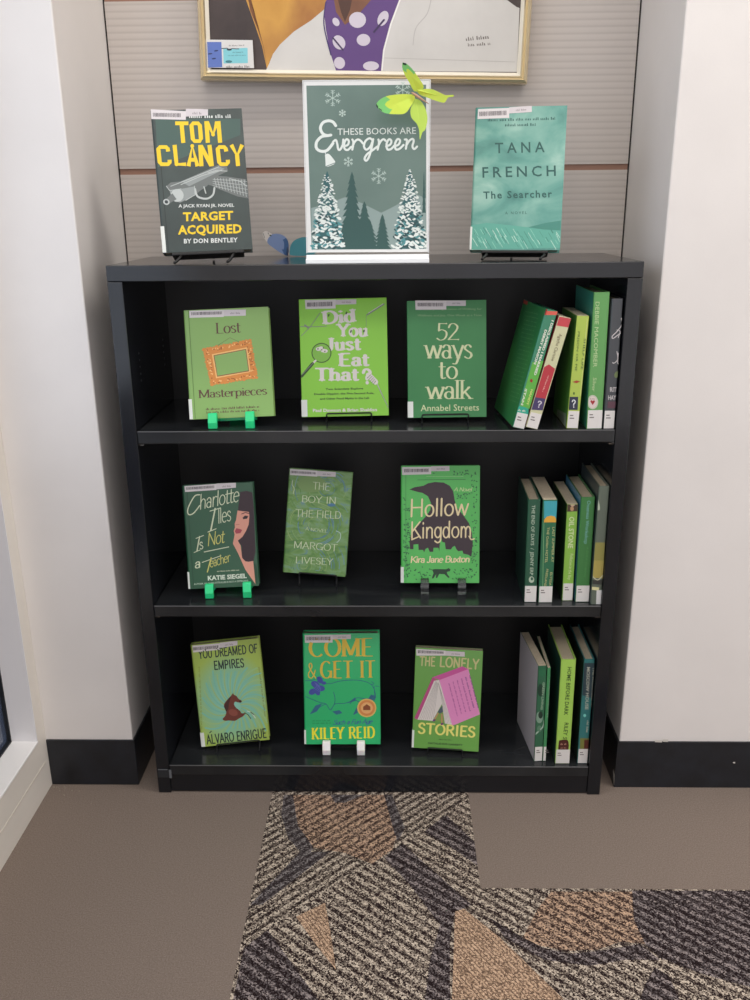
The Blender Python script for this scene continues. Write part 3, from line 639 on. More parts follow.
# --- shelf 3
def art_horse(a):
    K = Y_('#1d3330'); B = Y_('#6e3428'); r = random.Random(2)
    for k in range(40):
        t = 2*PI*k/40; L_ = 330; c = Y_('#7ec2ae') if k % 2 else Y_('#9cc488')
        P = []
        for s_ in range(7):
            d = 60+s_*L_/6; an = t+s_*.11; P.append((400+d*.62*math.cos(an), 585+d*.9*math.sin(an)))
        P = [q for q in P if 112+(q[1]-150)*.09 < q[0] < 572+(q[1]-100)*.1 and 300 < q[1] < 770]
        if len(P) > 2: a.line(P, 11, c, True, L=1.5)
    for x in (150, 180): pass
    a.greek((160, 745), (142, 300), 12, Y_('#8a9a3c'), 4, 2); a.greek((560, 300), (605, 660), 12, Y_('#7c8a4c'), 6, 2)
    a.serif('YOU DREAMED OF', (134, 240), (556, 194), 58, K, .2, .15, 0, L=4, track=.12); a.serif('EMPIRES', (246, 318), (460, 298), 58, K, .2, .15, 0, L=4, track=.12)
    a.serif('ALVARO ENRIGUE', (192, 850), (620, 802), 62, K, .2, .15, 0, L=4, track=.12); a.line([(212, 770), (224, 758)], 6, K, L=4)
    a.poly([(378, 484), (386, 498), (402, 506), (420, 528), (440, 540), (436, 554), (412, 552), (394, 548), (386, 566), (400, 590), (428, 612), (440, 630), (466, 630), (450, 652), (420, 668), (392, 684), (350, 682), (322, 684), (304, 672), (322, 650), (330, 620), (314, 582), (320, 556), (346, 524), (366, 504)], B, 4, True)
    a.poly([(330, 620), (314, 582), (346, 524), (366, 504), (350, 560), (345, 600)], Y_('#43231f'), 5); a.ell(380, 625, 34, 24, Y_('#8c4a3c'), 20, L=5); a.ell(430, 546, 8, 7, Y_('#2a1c1c'), L=5)
    a.line([(462, 626), (486, 640), (506, 668)], 5, K, L=5); a.line([(480, 614), (512, 626), (538, 664)], 5, Y_('#d8e0d8'), L=5); a.line([(505, 622), (528, 640)], 5, K, L=6)
m, nt, b_ = nodes('empire_cover', .35); v_ = coords(nt, (1, 1, .8)); tr = N(nt, 'ShaderNodeVectorMath', operation='DISTANCE'); tr.inputs[1].default_value = (.0, 0, .075)
nt.links.new(v_, tr.inputs[0]); r_ = ramp(nt, [(.0, '#8fd0c0'), (.045, '#88c4a4'), (.085, '#a5bf55'), (.14, '#93a648')]); nt.links.new(tr.outputs['Value'], r_.inputs[0]); nt.links.new(r_.outputs[0], b_.inputs['Base Color'])
face_book('yellow-green book with a seated brown horse and black capitals, tilted', pose(-.3008, .0562, .0822, .088, -.22, -.066), .1428, .2205, .024, (180, 625, 7.143), m, art_horse,
          [(88, 148), (285, 130), (285, 176), (94, 196)], [(285, 126), (410, 112), (410, 144), (285, 164)], [(94, 160), (280, 144), (280, 168), (96, 184)], (.031, .0075), hinge=False)
def art_pig(a):
    G_ = Y_('#dcbc42'); Yb = Y_('#f2ea3a'); B = Y_('#2a5f86'); V = Y_('#3f4fa0')
    kw = dict(wv=.19, wh=.045, sf=.06, L=4, track=.09)
    a.serif('COME', (124, 245), (552, 240), 118, G_, **kw); a.serif('&', (120, 388), (175, 386), 100, G_, .12, .05, 0, L=4); a.serif('GET IT', (200, 388), (568, 383), 112, G_, **kw)
    a.serif('KILEY REID', (144, 795), (568, 785), 75, Yb, .24, .07, .05, L=4, track=.16); a.hand('Such a Fun Age', (287, 697), (552, 690), 30, V, .12, .35, L=4)
    a.greek((150, 676), (270, 674), 9, Y_('#178049'), 3, 3); a.greek((150, 692), (270, 690), 9, Y_('#178049'), 4, 3)
    for P in ([(175, 410), (260, 425), (330, 408), (420, 400), (500, 410), (550, 440), (570, 500), (560, 540)], [(105, 510), (150, 530), (200, 550), (240, 560), (270, 600), (300, 560), (360, 556), (430, 535)],
              [(240, 560), (200, 580), (150, 620)], [(290, 480), (300, 520), (296, 560), (270, 600)], [(570, 440), (590, 442)], [(560, 440), (566, 520)], [(430, 530), (470, 560), (440, 610), (430, 630)], [(545, 410), (560, 425), (540, 430)], [(100, 405), (150, 402), (185, 380)], [(400, 560), (440, 520), (520, 525), (560, 500)]):
        a.line(P, 4, B, True, L=3)
    for x, y, rx, ry, t in ((170, 430, 32, 22, 30), (200, 400, 26, 18, 60), (150, 478, 26, 20, -30), (205, 455, 28, 20, 10), (180, 475, 30, 18, 60), (225, 420, 16, 12, 0)): a.ell(x, y, rx, ry, V, t, L=4)
    for t in range(4): a.line([(165+t*9, 415+t*6), (178+t*9, 440+t*8), (160+t*10, 460+t*5)], 2.5, Y_('#6b74c4'), True, L=5)
    for q in ([(130, 630), (170, 570), (215, 555), (180, 610)], [(380, 556), (435, 515), (440, 538)], [(420, 632), (445, 580), (452, 620)], [(280, 610), (330, 600), (350, 620), (310, 632)], [(520, 530), (540, 495), (575, 515), (560, 535)]): a.poly(q, Y_('#2c6a86'), 3)
    a.ell(512, 586, 64, 62, Y_('#e0bf6a'), L=5); a.ell(512, 586, 55, 53, Y_('#d98a4a'), L=6); a.ell(512, 586, 40, 38, Y_('#e8b070'), L=7); a.poly([(488, 600), (488, 578), (512, 560), (536, 578), (536, 600)], Y_('#8a4a26'), 8)
face_book('emerald green book with gold capitals and a blue pig outline, on white stand', pose(-.0747, .0501, .0852, -.005, -.22, -.008), .1596, .2375, .03, (290, 620, 6.667), '#22b86e', art_pig,
          [(98, 100), (284, 98), (284, 150), (100, 152)], [(284, 98), (406, 96), (406, 126), (284, 128)], [(106, 112), (274, 110), (274, 136), (106, 138)], (.031, .0035), hinge=False)
def art_tent(a):
    P1 = Y_('#e08cc0'); P2 = Y_('#b84a80'); W = Y_('#ddd6d0'); C = Y_('#c5bf86'); Yl = Y_('#e6e07a'); K = Y_('#6a3570'); D = Y_('#2f4a2a')
    a.serif('THE', (148, 232), (270, 238), 66, C, .2, .16, 0, L=3, track=.12); a.serif('LONELY', (305, 240), (606, 262), 72, C, .2, .16, 0, L=3, track=.12)
    a.poly([(250, 325), (285, 345), (135, 650), (110, 640)], P2, 4); a.poly([(262, 352), (300, 345), (405, 690), (345, 680), (322, 530), (300, 570), (250, 660), (135, 650)], W, 5)
    for k in range(8): a.line([(275+k*3, 355+k*3), (150+k*15, 648)], 2, Y_('#9a9490'), L=6)
    for k in range(4): a.line([(296+k*2, 365+k*8), (355+k*12, 678)], 2, Y_('#9a9490'), L=6)
    a.poly([(322, 530), (300, 572), (256, 652), (345, 676)], Y_('#7d9c4e'), 6); a.poly([(326, 540), (290, 590), (305, 605), (332, 590)], Y_('#4a5a66'), 7)
    a.line([(292, 602), (262, 656)], 8, Y_('#c98a6a'), L=8); a.line([(322, 610), (322, 682)], 8, Y_('#c98a6a'), L=8); a.ell(262, 656, 14, 7, K, -30, L=9); a.ell(322, 684, 14, 8, K, -20, L=9)
    a.poly([(250, 325), (305, 345), (525, 262), (480, 240)], Y_('#c9549a'), 7); a.poly([(300, 340), (525, 258), (616, 610), (402, 698)], P1, 6)
    for k in range(6): a.greek((372+k*32, 372-k*12), (438+k*32, 622-k*12), 11 if k < 3 else 14, K if k > 3 else Y_('#9c4488'), k+3, 8)
    a.serif('STORIES', (136, 752), (578, 784), 76, Yl, .2, .16, 0, L=9, track=.12); a.greek((300, 806), (402, 812), 10, D, 5, 3); a.text('NATALIE EVE GARRETT', (218, 838), (480, 854), 15, D, .03, L=3)
face_book('grass green book showing a pink open book standing like a tent', pose(.1400, .0438, .0772, -.071, -.22, .020), .1389, .2149, .018, (400, 635, 7.69), '#67a247', art_tent,
          [(124, 106), (350, 120), (350, 158), (126, 158)], [(350, 122), (498, 130), (498, 166), (350, 158)], [(138, 116), (344, 128), (344, 146), (138, 142)], (.038, .004), hinge=False, hard=False)

# ------------------------------------------------------------------ book stands
def stand_root(label, BM, zs, group):
    p = BM.translation
    return tag(empty('book_stand', Matrix.Translation((p.x, p.y, zs))), label, 'book stand', group)
def wire_easel(label, BM, zs, t, hw=.03, bar=.009, xo=0):
    """wires that carry the leaning book: ledge, back rest and lip follow the book's own plane, feet reach the shelf"""
    root = stand_root(label, BM, zs, 'black wire book stands'); r = .0014
    g = lambda x, y, u: BM @ Vector((x+xo, y, u))
    fl_ = lambda p, dy=0: Vector((p.x, p.y+dy, zs+r+.0003))
    zl = -r-.0006; yb_ = t+r+.0012
    q = MB(); q.tube(roundpath([g(-hw, yb_-.003, zl), g(-hw, -.0036, zl), g(-hw, -.0036, bar), g(hw, -.0036, bar), g(hw, -.0036, zl), g(hw, yb_-.003, zl)], .004), r, WIRE); part(q, 'front_lip', root, smooth=True)
    q = MB(); q.tube(roundpath([g(-hw, yb_-.004, zl), g(-hw, yb_, zl), g(-hw, yb_, .11), g(hw, yb_, .11), g(hw, yb_, zl), g(hw, yb_-.004, zl)], .003), r, WIRE); part(q, 'back_rest', root, smooth=True)
    for sx_ in (-1, 1):
        a0 = g(sx_*hw, .004, zl); q = MB(); q.tube(roundpath([a0, fl_(a0, -.006), fl_(a0, -.014)], .003), r*1.05, WIRE); part(q, 'leg', root, smooth=True)
    a0, a1 = g(-hw*.7, yb_+.003, .106), g(hw*.7, yb_+.003, .106); q = MB()
    q.tube(roundpath([a0, fl_(a0, .05), fl_(a1, .05), a1], .005), r, WIRE); part(q, 'rear_leg', root, smooth=True)
def flat_easel(label, BM, zs, t, hw, wbar):
    root = stand_root(label, BM, zs, 'black splayed-foot book stands'); g = lambda x, y, u: BM @ Vector((x, y, u))
    q = MB(); q.box((-wbar, -.004, -.0062), (wbar, t+.008, -.0008), WIRE, BM); part(q, 'ledge', root, .0015)
    for sx_ in (-1, 1):
        a0 = g(sx_*hw, .004, -.005); q = MB(); q.tube(roundpath([a0, a0+Vector((0, -.016, -.002)), Vector((a0.x-.005, a0.y-.02, zs+.006)), Vector((a0.x-.009, a0.y-.026, zs+.0027))], .004), .0024, WIRE); part(q, 'foot', root, smooth=True)
    q = MB(); yb_ = t+.0045
    for sx_ in (-1, 1): q.tube([g(sx_*hw*.8, yb_, -.003), g(sx_*hw*.3, yb_, .13)], .0022, WIRE)
    q.tube([g(-hw*.3, yb_, .13), g(hw*.3, yb_, .13)], .0022, WIRE); part(q, 'back_rest', root, smooth=True)
    a0 = g(0, yb_+.004, .125); q = MB(); q.tube([a0, Vector((a0.x, a0.y+.05, zs+.0026))], .0022, WIRE); part(q, 'rear_leg', root, smooth=True)
def clip_easel(label, BM, zs, t, m, hw=.034, pw=.0165, xo=0):
    root = stand_root(label, BM, zs, 'plastic two-prong book stands'); g = lambda x, y, u: BM @ Vector((x+xo, y, u))
    def fz(a, b, z):
        if b is None:
            p = g(z, a, 0); return tuple((p.x, p.y, zs+.0007))
        return tuple(g(z, a, b))
    for sx_ in (-1, 1):
        x0, x1 = sx_*hw-pw/2, sx_*hw+pw/2; q = MB()
        q.prism([(-.0155, None), (-.0155, -.008), (-.0125, .0090), (-.006, .0105), (-.0015, .0095), (-.0012, -.0010), (t+.002, -.0010), (t+.002, -.0055), (-.006, -.0055), (-.006, None)], x0, x1, m, fz); part(q, 'prong', root, .0014)
    q = MB(); q.prism([(t+.0022, -.0055), (t+.0022, .12), (t+.0052, .119), (t+.0052, -.0055)], -hw-pw/2, hw+pw/2, m, fz); part(q, 'back_plate', root, .0008)
    a0, a1 = g(-hw*.5, t+.0056, .11), g(hw*.5, t+.0056, .11); q = MB()
    for p, d in ((a0, 1), (a1, -1)): pass
    P = []
    for a_ in (a0, a1): P += [a_, Vector((a_.x, a_.y+.045, zs+.0008)), Vector((a_.x, a_.y+.0485, zs+.0008)), a_+Vector((0, .003, .002))]
    q.mesh(P, [(0, 1, 2, 3), (7, 6, 5, 4), (0, 4, 5, 1), (1, 5, 6, 2), (2, 6, 7, 3), (3, 7, 4, 0)], m); part(q, 'rear_leg', root, .0006)
GRN = mat('#38f0a2', .22, 'green_glow_acrylic', Transmission_Weight=.25, Subsurface_Weight=.6, Subsurface_Scale=.01)  # green glow from the covers is put into the acrylic's colour
WHT = mat('#f1efee', .25, 'white_plastic', Subsurface_Weight=.3, Subsurface_Scale=.01)
CLR = mat('#b5b9bb', .06, 'clear_acrylic', Transmission_Weight=.95, IOR=1.49)
B_ = BOOKM
flat_easel('black stand with splayed feet under the yellow-lettered pistol book', B_[0], H, .034, .045, .062)
flat_easel('black stand with thin feet under the teal cloudy book', B_[1], H, .03, .05, .058)
clip_easel('translucent acrylic stand with painted green glow under the gold picture frame book', B_[2], Z1, .022, GRN)
clip_easel('translucent acrylic stand with painted green glow under the half-hidden woman book', B_[5], Z2, .024, GRN, .037, xo=.010)
clip_easel('clear plastic two-prong stand under the crow silhouette book', B_[7], Z2, .024, CLR, .0365, xo=.006)
clip_easel('white plastic two-prong stand under the gold-lettered pig book', B_[9], Z3, .03, WHT, .036, xo=.003)
wire_easel('black wire stand in front of the lime green magnifier book', B_[3], Z1, .018, .042, .0055, .007)
wire_easel('black wire stand in front of the mid green walking-words book', B_[4], Z1, .02, .043, .0055, -.004)
wire_easel('black wire stand under the swirling green and blue book', B_[6], Z2, .024, .038, .002, .008)
wire_easel('black wire stand under the seated horse book', B_[8], Z3, .024, .045, .003, .005)
wire_easel('black wire stand under the pink tent-like book cover', B_[10], Z3, .018, .036, .003, 0)

# ------------------------------------------------------------------ spine-out books
def spine_book(label, x, y, zs, lean, t, h, d, T, front, left, art, top_h=None, splab=.03, hard=True, group='books', artL=None, yaw=0):
    # pivot: the lower corner that touches the shelf
    piv = x+(t/2 if lean > 0 else -t/2)
    M = Matrix.Translation((piv, y, zs)) @ Matrix.Rotation(yaw, 4, 'Z') @ Matrix.Rotation(lean, 4, 'Y') @ Matrix.Translation((x-piv, 0, .0004))
    root = tag(empty('book', M), label, 'book', group)
    cv = MB(); pr = cprofile(d, t, .0022 if hard else .0005, .0025 if hard else .001)
    fm = front if not isinstance(front, str) else cov(front); lm_ = left if not isinstance(left, str) else cov(left)
    cv.prism(pr, 0, h, fm, lambda a, b, z: (b-t/2, a, z))
    cv.poly([(-t/2-.0001, .003, .0006), (-t/2-.0001, d-.0005, .0006), (-t/2-.0001, d-.0005, h-.0006), (-t/2-.0001, .003, h-.0006)], lm_)
    A = Art(cv, M, (0, 0, 0), (0, -1, 0), T)
    # a drawing never leaves the face of the spine
    art(A)
    if artL: artL(Art(cv, M, (-t/2-.0001, 0, 0), (-1, 0, 0), T))
    lim = t/2-.0004
    fixed = []
    for v in cv.v:
        if v[1] < -.00003: v = (max(-lim, min(lim, v[0])), v[1], max(.0003, min(h-.0003, v[2])))
        elif v[0] < -t/2-.00012: v = (v[0], max(.003, min(d-.001, v[1])), max(.0006, min(h-.0006, v[2])))
        fixed.append(v)
    cv.v = fixed
    cv.build('cover', root)
    pg = MB(); k = .0024 if hard else .0006
    pg.box((-t/2+k, .0025, .0025 if hard else .0006), (t/2-k, d-.004, h-(.004 if hard else -.0001)), PAGE)
    pg.build('pages', root)
    if splab:
        sl = MB(); m = mat('#dcd9d6', .4)
        sl.box((-t/2+.001, -.0007, .0008), (t/2-.0006, -.0003, splab), m)
        for k in range(2): sl.box((-t/2+.004, -.00085, splab-.009-k*.005), (-t/2+.004+(.006, .008)[k], -.0007, splab-.0072-k*.005), mat('#6b6464', .6))
        sl.build('spine_label', root)
    return root
G1, G2, G3 = 'books standing spine out on the upper shelf', 'books standing spine out on the middle shelf', 'books standing spine out on the bottom shelf'
def d1_a(a):
    W = Y_('#d5dccb')
    a.poly([(232, 138), (322, 143), (316, 168), (225, 165)], Y_('#d8604f'), 2)
    a.poly([(150, 480), (260, 480), (180, 800), (60, 800)], Y_('#5fae45'), 1)
    a.text('I DISCLAIMED I MARRIED', (278, 200), (158, 565), 16, W, .05, L=4); a.text('DERRY MASON', (232, 262), (157, 492), 16, W, .05, L=4)
    a.text('HANDY', (140, 660), (107, 765), 15, Y_('#c9d77a'), .04, L=4); a.text('STAN', (100, 655), (72, 765), 15, W, .04, L=4)
    a.ell(142, 604, 9, 12, Y_('#9b2f2a'), L=4); a.poly([(60, 772), (118, 790), (112, 842), (38, 832)], Y_('#2aa58c'), 4, True); a.greek((52, 806), (104, 812), 14, W, 2, 5)
def d1_l(a):
    W = Y_('#7fae78')
    for k in range(22): a.greek((95-k*5+8, 145+k*28), (192-k*6.5, 165+k*28), 7, W, k, 2)
    a.poly([(40, 0), (250, 122), (232, 168), (40, 66)], Y_('#c05045'), 2); a.poly([(-60, 860), (14, 905), (12, 928), (-70, 880)], Y_('#c24f42'), 2)
gr = noise_mat('dark_to_light_green', [(.3, '#2f7a48'), (.7, '#48954c')], 8, .35)
spine_book('green book with red top band leaning right, leftmost spine on the upper shelf', .2573, .004, Z1, .236, .0215, .2135, .165, (510, 290, 6.66), '#2f8060', gr, d1_a, splab=.028, group=G1, artL=d1_l, yaw=.09)
def d2_a(a):
    a.poly([(300, 170), (420, 185), (400, 252), (290, 232)], Y_('#c5444c'), 2)
    a.poly([(228, 512), (260, 495), (300, 525), (236, 730), (160, 712)], Y_('#b5353f'), 2); a.poly([(158, 712), (236, 724), (218, 802), (134, 795)], Y_('#453a66'), 3)
    a.text('Agatha Christie', (328, 290), (274, 470), 20, Y_('#6d5f45'), .0, L=4); a.greek((252, 570), (212, 680), 10, Y_('#e0b0a8'), 3, 4)
    a.serif('?', (178, 778), (204, 784), 42, Y_('#d8d4dc'), .16, .12, 0, L=5)
spine_book('slim cream and crimson book leaning right with a purple question mark sticker', .2811, .003, Z1, .248, .0218, .2015, .14, (510, 290, 6.66), '#c9c9a0', '#a8363f', d2_a, splab=.028, hard=False, group=G1, yaw=.09)
def d3_a(a):
    K = Y_('#4c6a2a'); a.poly([(95, 722), (150, 722), (146, 806), (88, 806)], Y_('#2c3046'), 3)
    a.line([(128, 222), (88, 720)], 3, Y_('#d8dc90'), L=2); a.line([(208, 222), (164, 716)], 3, Y_('#d8dc90'), L=2)
    a.text('PRISON OR PIE', (148, 300), (128, 555), 13, K, .01, L=3); a.text('SHELF LIFE', (186, 345), (166, 545), 13, K, .01, L=3)
    a.poly([(112, 626), (138, 616), (164, 622), (140, 634)], Y_('#a3432a'), 4); a.serif('?', (108, 790), (134, 790), 48, Y_('#dadde0'), .16, .12, 0, L=5); a.ell(122, 700, 6, 9, K, L=3)
def d3_l(a):
    a.poly([(15, 800), (72, 830), (66, 940), (5, 905)], Y_('#8f9a8a'), 2)
    for k in range(8): a.line([(22+k*5, 822+k*3), (20+k*5, 882+k*3)], 2, Y_('#3a4238'), L=3)
spine_book('yellow-green book with a black question mark sticker beside the two leaning books', .3549, .008, Z1, .034, .0208, .1995, .14, (555, 285, 6.457), '#a9c04c', '#4f8a3a', d3_a, splab=.032, hard=False, group=G1, artL=d3_l)
def d4_a(a):
    C = Y_('#b9d09a'); a.text('DEBBIE MACOMBER', (262, 108), (246, 530), 25, C, 0, L=3); a.text('Silver', (246, 598), (238, 686), 22, C, 0, L=3)
    a.ell(243, 756, 36, 46, Y_('#bfc4b0'), L=3); a.ell(243, 756, 28, 38, Y_('#d9c8c4'), L=4)
    a.poly([(243, 775), (228, 752), (234, 742), (243, 750), (252, 742), (258, 752)], Y_('#a3262c'), 5); a.greek((225, 738), (262, 738), 7, Y_('#5a6a4a'), 2, 5)
spine_book('tall medium green book with a heart sticker, tallest on the upper shelf', .3938, .006, Z1, -.012, .0272, .2395, .155, (555, 285, 6.457), '#5c9c52', '#3a8f7c', d4_a, splab=.034, group=G1)
def d5_a(a):
    W = Y_('#c9c4c4'); a.line([(428, 215), (432, 255), (400, 300), (370, 330), (375, 345), (410, 320), (425, 310)], 6, W, True, L=3); a.line([(400, 290), (420, 300), (408, 340)], 5, W, True, L=3)
    a.line([(400, 430), (405, 480), (380, 505), (372, 500)], 5, W, True, L=3); a.line([(408, 440), (404, 500), (415, 512)], 5, W, True, L=3)
    a.text('RIT', (355, 690), (397, 690), 30, W, .02, L=3); a.text('HAY', (343, 742), (395, 742), 30, W, .02, L=3); a.poly([(342, 752), (397, 752), (392, 795), (338, 795)], Y_('#5c3a48'), 3)
    a.ell(398, 578, 14, 22, Y_('#6a7a4a'), 20, L=3)
spine_book('dark grey book with loose white script against the right panel of the upper shelf', .4195, .006, Z1, -.005, .0195, .2285, .15, (555, 285, 6.457), '#3b3f44', '#6a6878', d5_a, splab=.033, group=G1)
# middle shelf
def e1_a(a):
    W = Y_('#b5c4b0'); a.text('THE END OF DAYS  /  JENNY ERP', (125, 222), (110, 740), 24, W, .01, L=3); a.ell(122, 774, 20, 24, W, L=3); a.ell(125, 768, 9, 12, Y_('#2f5a48'), L=4)
spine_book('dark green book at the left end of the middle shelf group', .2969, .017, Z2, -.008, .0235, .2085, .15, (515, 475, 7.4), '#245540', '#1c3c30', e1_a, splab=.034, group=G2, yaw=-.02)
def e2_a(a):
    C = Y_('#cfc88a'); a.poly([(215, 192), (325, 192), (315, 322), (215, 322)], Y_('#3fa3b0'), 2); a.poly([(215, 350), (215, 332), (235, 308), (265, 300), (295, 308), (314, 330), (314, 350)], Y_('#e0a840'), 3)
    a.line([(214, 350), (205, 820)], 4, Y_('#7cb07a'), L=3)
    a.text('LAST SUMMER AT', (278, 385), (268, 645), 17, C, 0, L=4); a.text('THE Golden HOTEL', (238, 385), (222, 650), 17, C, 0, L=4); a.text('ELYSSA', (262, 720), (252, 818), 15, C, 0, L=4); a.text('FRIEDLAND', (232, 695), (215, 822), 15, C, 0, L=4)
spine_book('green book with a turquoise top and a yellow sun on its spine', .3255, .015, Z2, -.006, .0265, .2085, .15, (515, 475, 7.4), '#2a6a4a', '#1d4a38', e2_a, splab=.034, hard=False, group=G2)
def e3_a(a):
    W = Y_('#cfdcab'); a.poly([(45, 290), (120, 288), (116, 342), (45, 345)], Y_('#4a3a2e'), 2); a.ell(80, 325, 12, 16, Y_('#b58f6c'), L=3); a.ell(84, 300, 14, 10, Y_('#c0a890'), L=3)
    a.text('OIL STONE', (62, 378), (52, 588), 34, W, .02, L=3); a.text('Pollution in the Bay', (68, 625), (52, 798), 20, W, 0, L=3)
spine_book('thin lime green book with a small dark photograph at the top of its spine', .3697, .024, Z2, -.008, .0202, .1965, .15, (560, 460, 6.67), '#86b84a', '#2a4a2a', e3_a, splab=.036, hard=False, group=G2)
def e4_a(a):
    a.text('Oneness Workshop', (182, 270), (162, 558), 22, Y_('#7fb5b8'), 0, L=3); a.text('A GUIDE TO BEING', (178, 580), (160, 780), 12, Y_('#4f9452'), 0, L=3)
spine_book('green book with blue lettering and a blue side on the middle shelf', .3970, .018, Z2, -.010, .0262, .2125, .15, (560, 460, 6.67), '#3c7a40', '#4a86a8', e4_a, splab=.034, group=G2)
def e5_a(a):
    a.poly([(228, 262), (240, 240), (258, 275), (266, 328), (248, 332), (232, 300)], Y_('#b9c4ae'), 3, True); a.poly([(212, 550), (300, 550), (285, 790), (208, 785)], Y_('#8f8a4a'), 1); a.poly([(210, 670), (295, 670), (285, 790), (208, 785)], Y_('#a89a52'), 2)
    a.line([(210, 770), (250, 800), (285, 770)], 6, Y_('#c9c8b0'), True, L=3); a.poly([(208, 800), (285, 800), (280, 832), (206, 826)], Y_('#3a3c38'), 3); a.poly([(206, 845), (262, 850), (258, 872), (206, 865)], Y_('#d8d4a0'), 3)
    a.poly([(244, 868), (278, 868), (272, 962), (240, 962)], Y_('#d5d5d5'), 4)
spine_book('thick grey-green book fading to yellow against the right panel of the middle shelf', .4210, .007, Z2, -.002, .0195, .2375, .155, (560, 460, 6.67), '#5f6a5e', '#3c4648', e5_a, splab=None, group=G2)
# bottom shelf
def g1_a(a):
    W = Y_('#9ab59a'); a.ell(232, 355, 22, 30, Y_('#2a6a48'), L=2); a.ell(222, 470, 18, 40, Y_('#1a3a2c'), L=2); a.text('GREEN LIVING', (236, 420), (222, 590), 14, W, .02, L=4)
    a.ell(215, 640, 22, 36, Y_('#7d9a88'), L=2); a.ell(222, 625, 14, 22, Y_('#1d3328'), L=3); a.line([(190, 745), (235, 700), (245, 660)], 8, Y_('#a9bfb0'), True, L=3); a.ell(215, 710, 14, 20, Y_('#5a7f68'), L=3)
def g1_l(a): pass
spine_book('thin book with a plain white back cover at the left end of the bottom group', .3302, .018, Z3, -.008, .0168, .2205, .15, (505, 615, 6.25), '#2f6448', '#d9d3d6', g1_a, splab=.034, hard=False, group=G3, yaw=.10)
def g2_a(a): a.text('GARDEN NOTES', (276, 400), (262, 640), 9, Y_('#9cc4a0'), 0, L=3)
spine_book('very thin green booklet squeezed beside the white-backed book', .3430, .0195, Z3, -.006, .0066, .2155, .14, (505, 615, 6.25), '#3f8a58', '#20402e', g2_a, splab=.034, hard=False, group=G3)
def g3_a(a):
    D = Y_('#2f4a22'); a.text('HOME BEFORE DARK', (392, 325), (368, 625), 25, D, .01, L=3); a.text('RILEY S', (372, 672), (362, 775), 25, D, .01, L=3)
    a.poly([(338, 784), (392, 782), (392, 848), (336, 848)], Y_('#4a1f1a'), 3, True); a.greek((346, 812), (385, 812), 12, Y_('#b88a78'), 2, 4); a.greek((346, 834), (385, 834), 9, Y_('#b88a78'), 3, 4)
spine_book('thick light lime green book with dark lettering on the bottom shelf', .3785, .011, Z3, -.004, .0295, .2385, .155, (505, 615, 6.25), '#a4cf5c', '#22463c', g3_a, splab=.033, group=G3)
def g4_a(a):
    W = Y_('#b7b9a8'); a.poly([(470, 300), (585, 300), (570, 520), (470, 500)], Y_('#2c4048'), 1); a.text('MOSCOW HOUSE', (512, 325), (500, 590), 20, W, .02, L=3); a.text('THE HAUNTING OF', (548, 325), (536, 580), 12, W, .01, L=3)
    a.ell(498, 628, 9, 10, Y_('#7fd0c4'), L=3); a.greek((512, 660), (506, 735), 14, W, 3, 3); a.poly([(470, 770), (545, 770), (540, 842), (468, 842)], Y_('#7a7a3c'), 2); a.poly([(495, 780), (555, 780), (548, 838), (494, 838)], Y_('#5a2a22'), 3)
spine_book('dark teal book with pale lettering against the right panel of the bottom shelf', .4195, .012, Z3, -.004, .0205, .2385, .155, (505, 615, 6.25), '#2f7474', '#1c2a30', g4_a, splab=.034, group=G3)

# ------------------------------------------------------------------ sign on top
SM = pose(-.0098, .024, H+.0172, .012, -.06, .004)
pw, ph = .2075, .2705
T = (290, 40, 4.1667)
po = MB(); POSTER = noise_mat('poster_sage', [(.3, '#5d736c'), (.5, '#667d75'), (.7, '#6e837b')], 7, .3)
po.box((-pw/2+.0003, 0, 0.0004), (pw/2-.0003, .0006, ph-.0002), mat('#dfe0de', .4))
a = Art(po, SM, (0, 0, 0), (0, -1, 0), T)
a.poly([(68, 190), (567, 186), (568, 870), (90, 874)], POSTER, 1)
Wh = Y_('#dfe6e1'); SN = Y_('#b9cbc3')
a.poly([(88, 700), (130, 690), (230, 655), (300, 680), (380, 720), (440, 690), (520, 640), (567, 660), (568, 870), (90, 874)], Y_('#8c9f9b'), 2)
def flake(x, y, r):
    for k in range(3):
        t = k*PI/3+PI/2; c, s = math.cos(t), math.sin(t); a.line([(x-r*c, y-r*s), (x+r*c, y+r*s)], 2.6, SN, L=3)
        for sg in (-1, 1):
            for q in (.55, .8):
                for d in (-1, 1): 
                    b = t+d*.9; a.line([(x+sg*r*q*c, y+sg*r*q*s), (x+sg*(r*q*c+r*.28*math.cos(b)), y+sg*(r*q*s+r*.28*math.sin(b)))], 2.2, SN, L=3)
for q in ((178, 242, 33), (218, 305, 14), (370, 567, 32), (243, 507, 19), (470, 208, 32)): flake(*q)
def fir(cx, top, bot, hw, m, L, seed, n=9):
    r = random.Random(seed); Lp = []; Rp = []
    for k in range(n):
        t = (k+1)/n; y = top+(bot-top)*t; wd = hw*(t**.72)
        Lp += [(cx-wd*r.uniform(.9, 1.05), y), (cx-wd*.6, y-(bot-top)/n*.15)]; Rp += [(cx+wd*r.uniform(.9, 1.05), y), (cx+wd*.6, y-(bot-top)/n*.15)]
    Lp.pop(); Rp.pop(); a.poly([(cx, top)]+Rp+[(cx, bot)]+Lp[::-1], m, L)
dg = Y_('#2f5450')
fir(258, 548, 872, 58, dg, 4, 1, 12); fir(310, 672, 872, 48, dg, 4, 2); fir(385, 725, 872, 38, dg, 4, 3); fir(558, 545, 720, 8, dg, 4, 9, 6)
fir(268, 690, 872, 62, dg, 3, 8, 8); fir(232, 740, 872, 40, dg, 3, 11, 6); fir(330, 745, 872, 44, dg, 3, 12, 7)
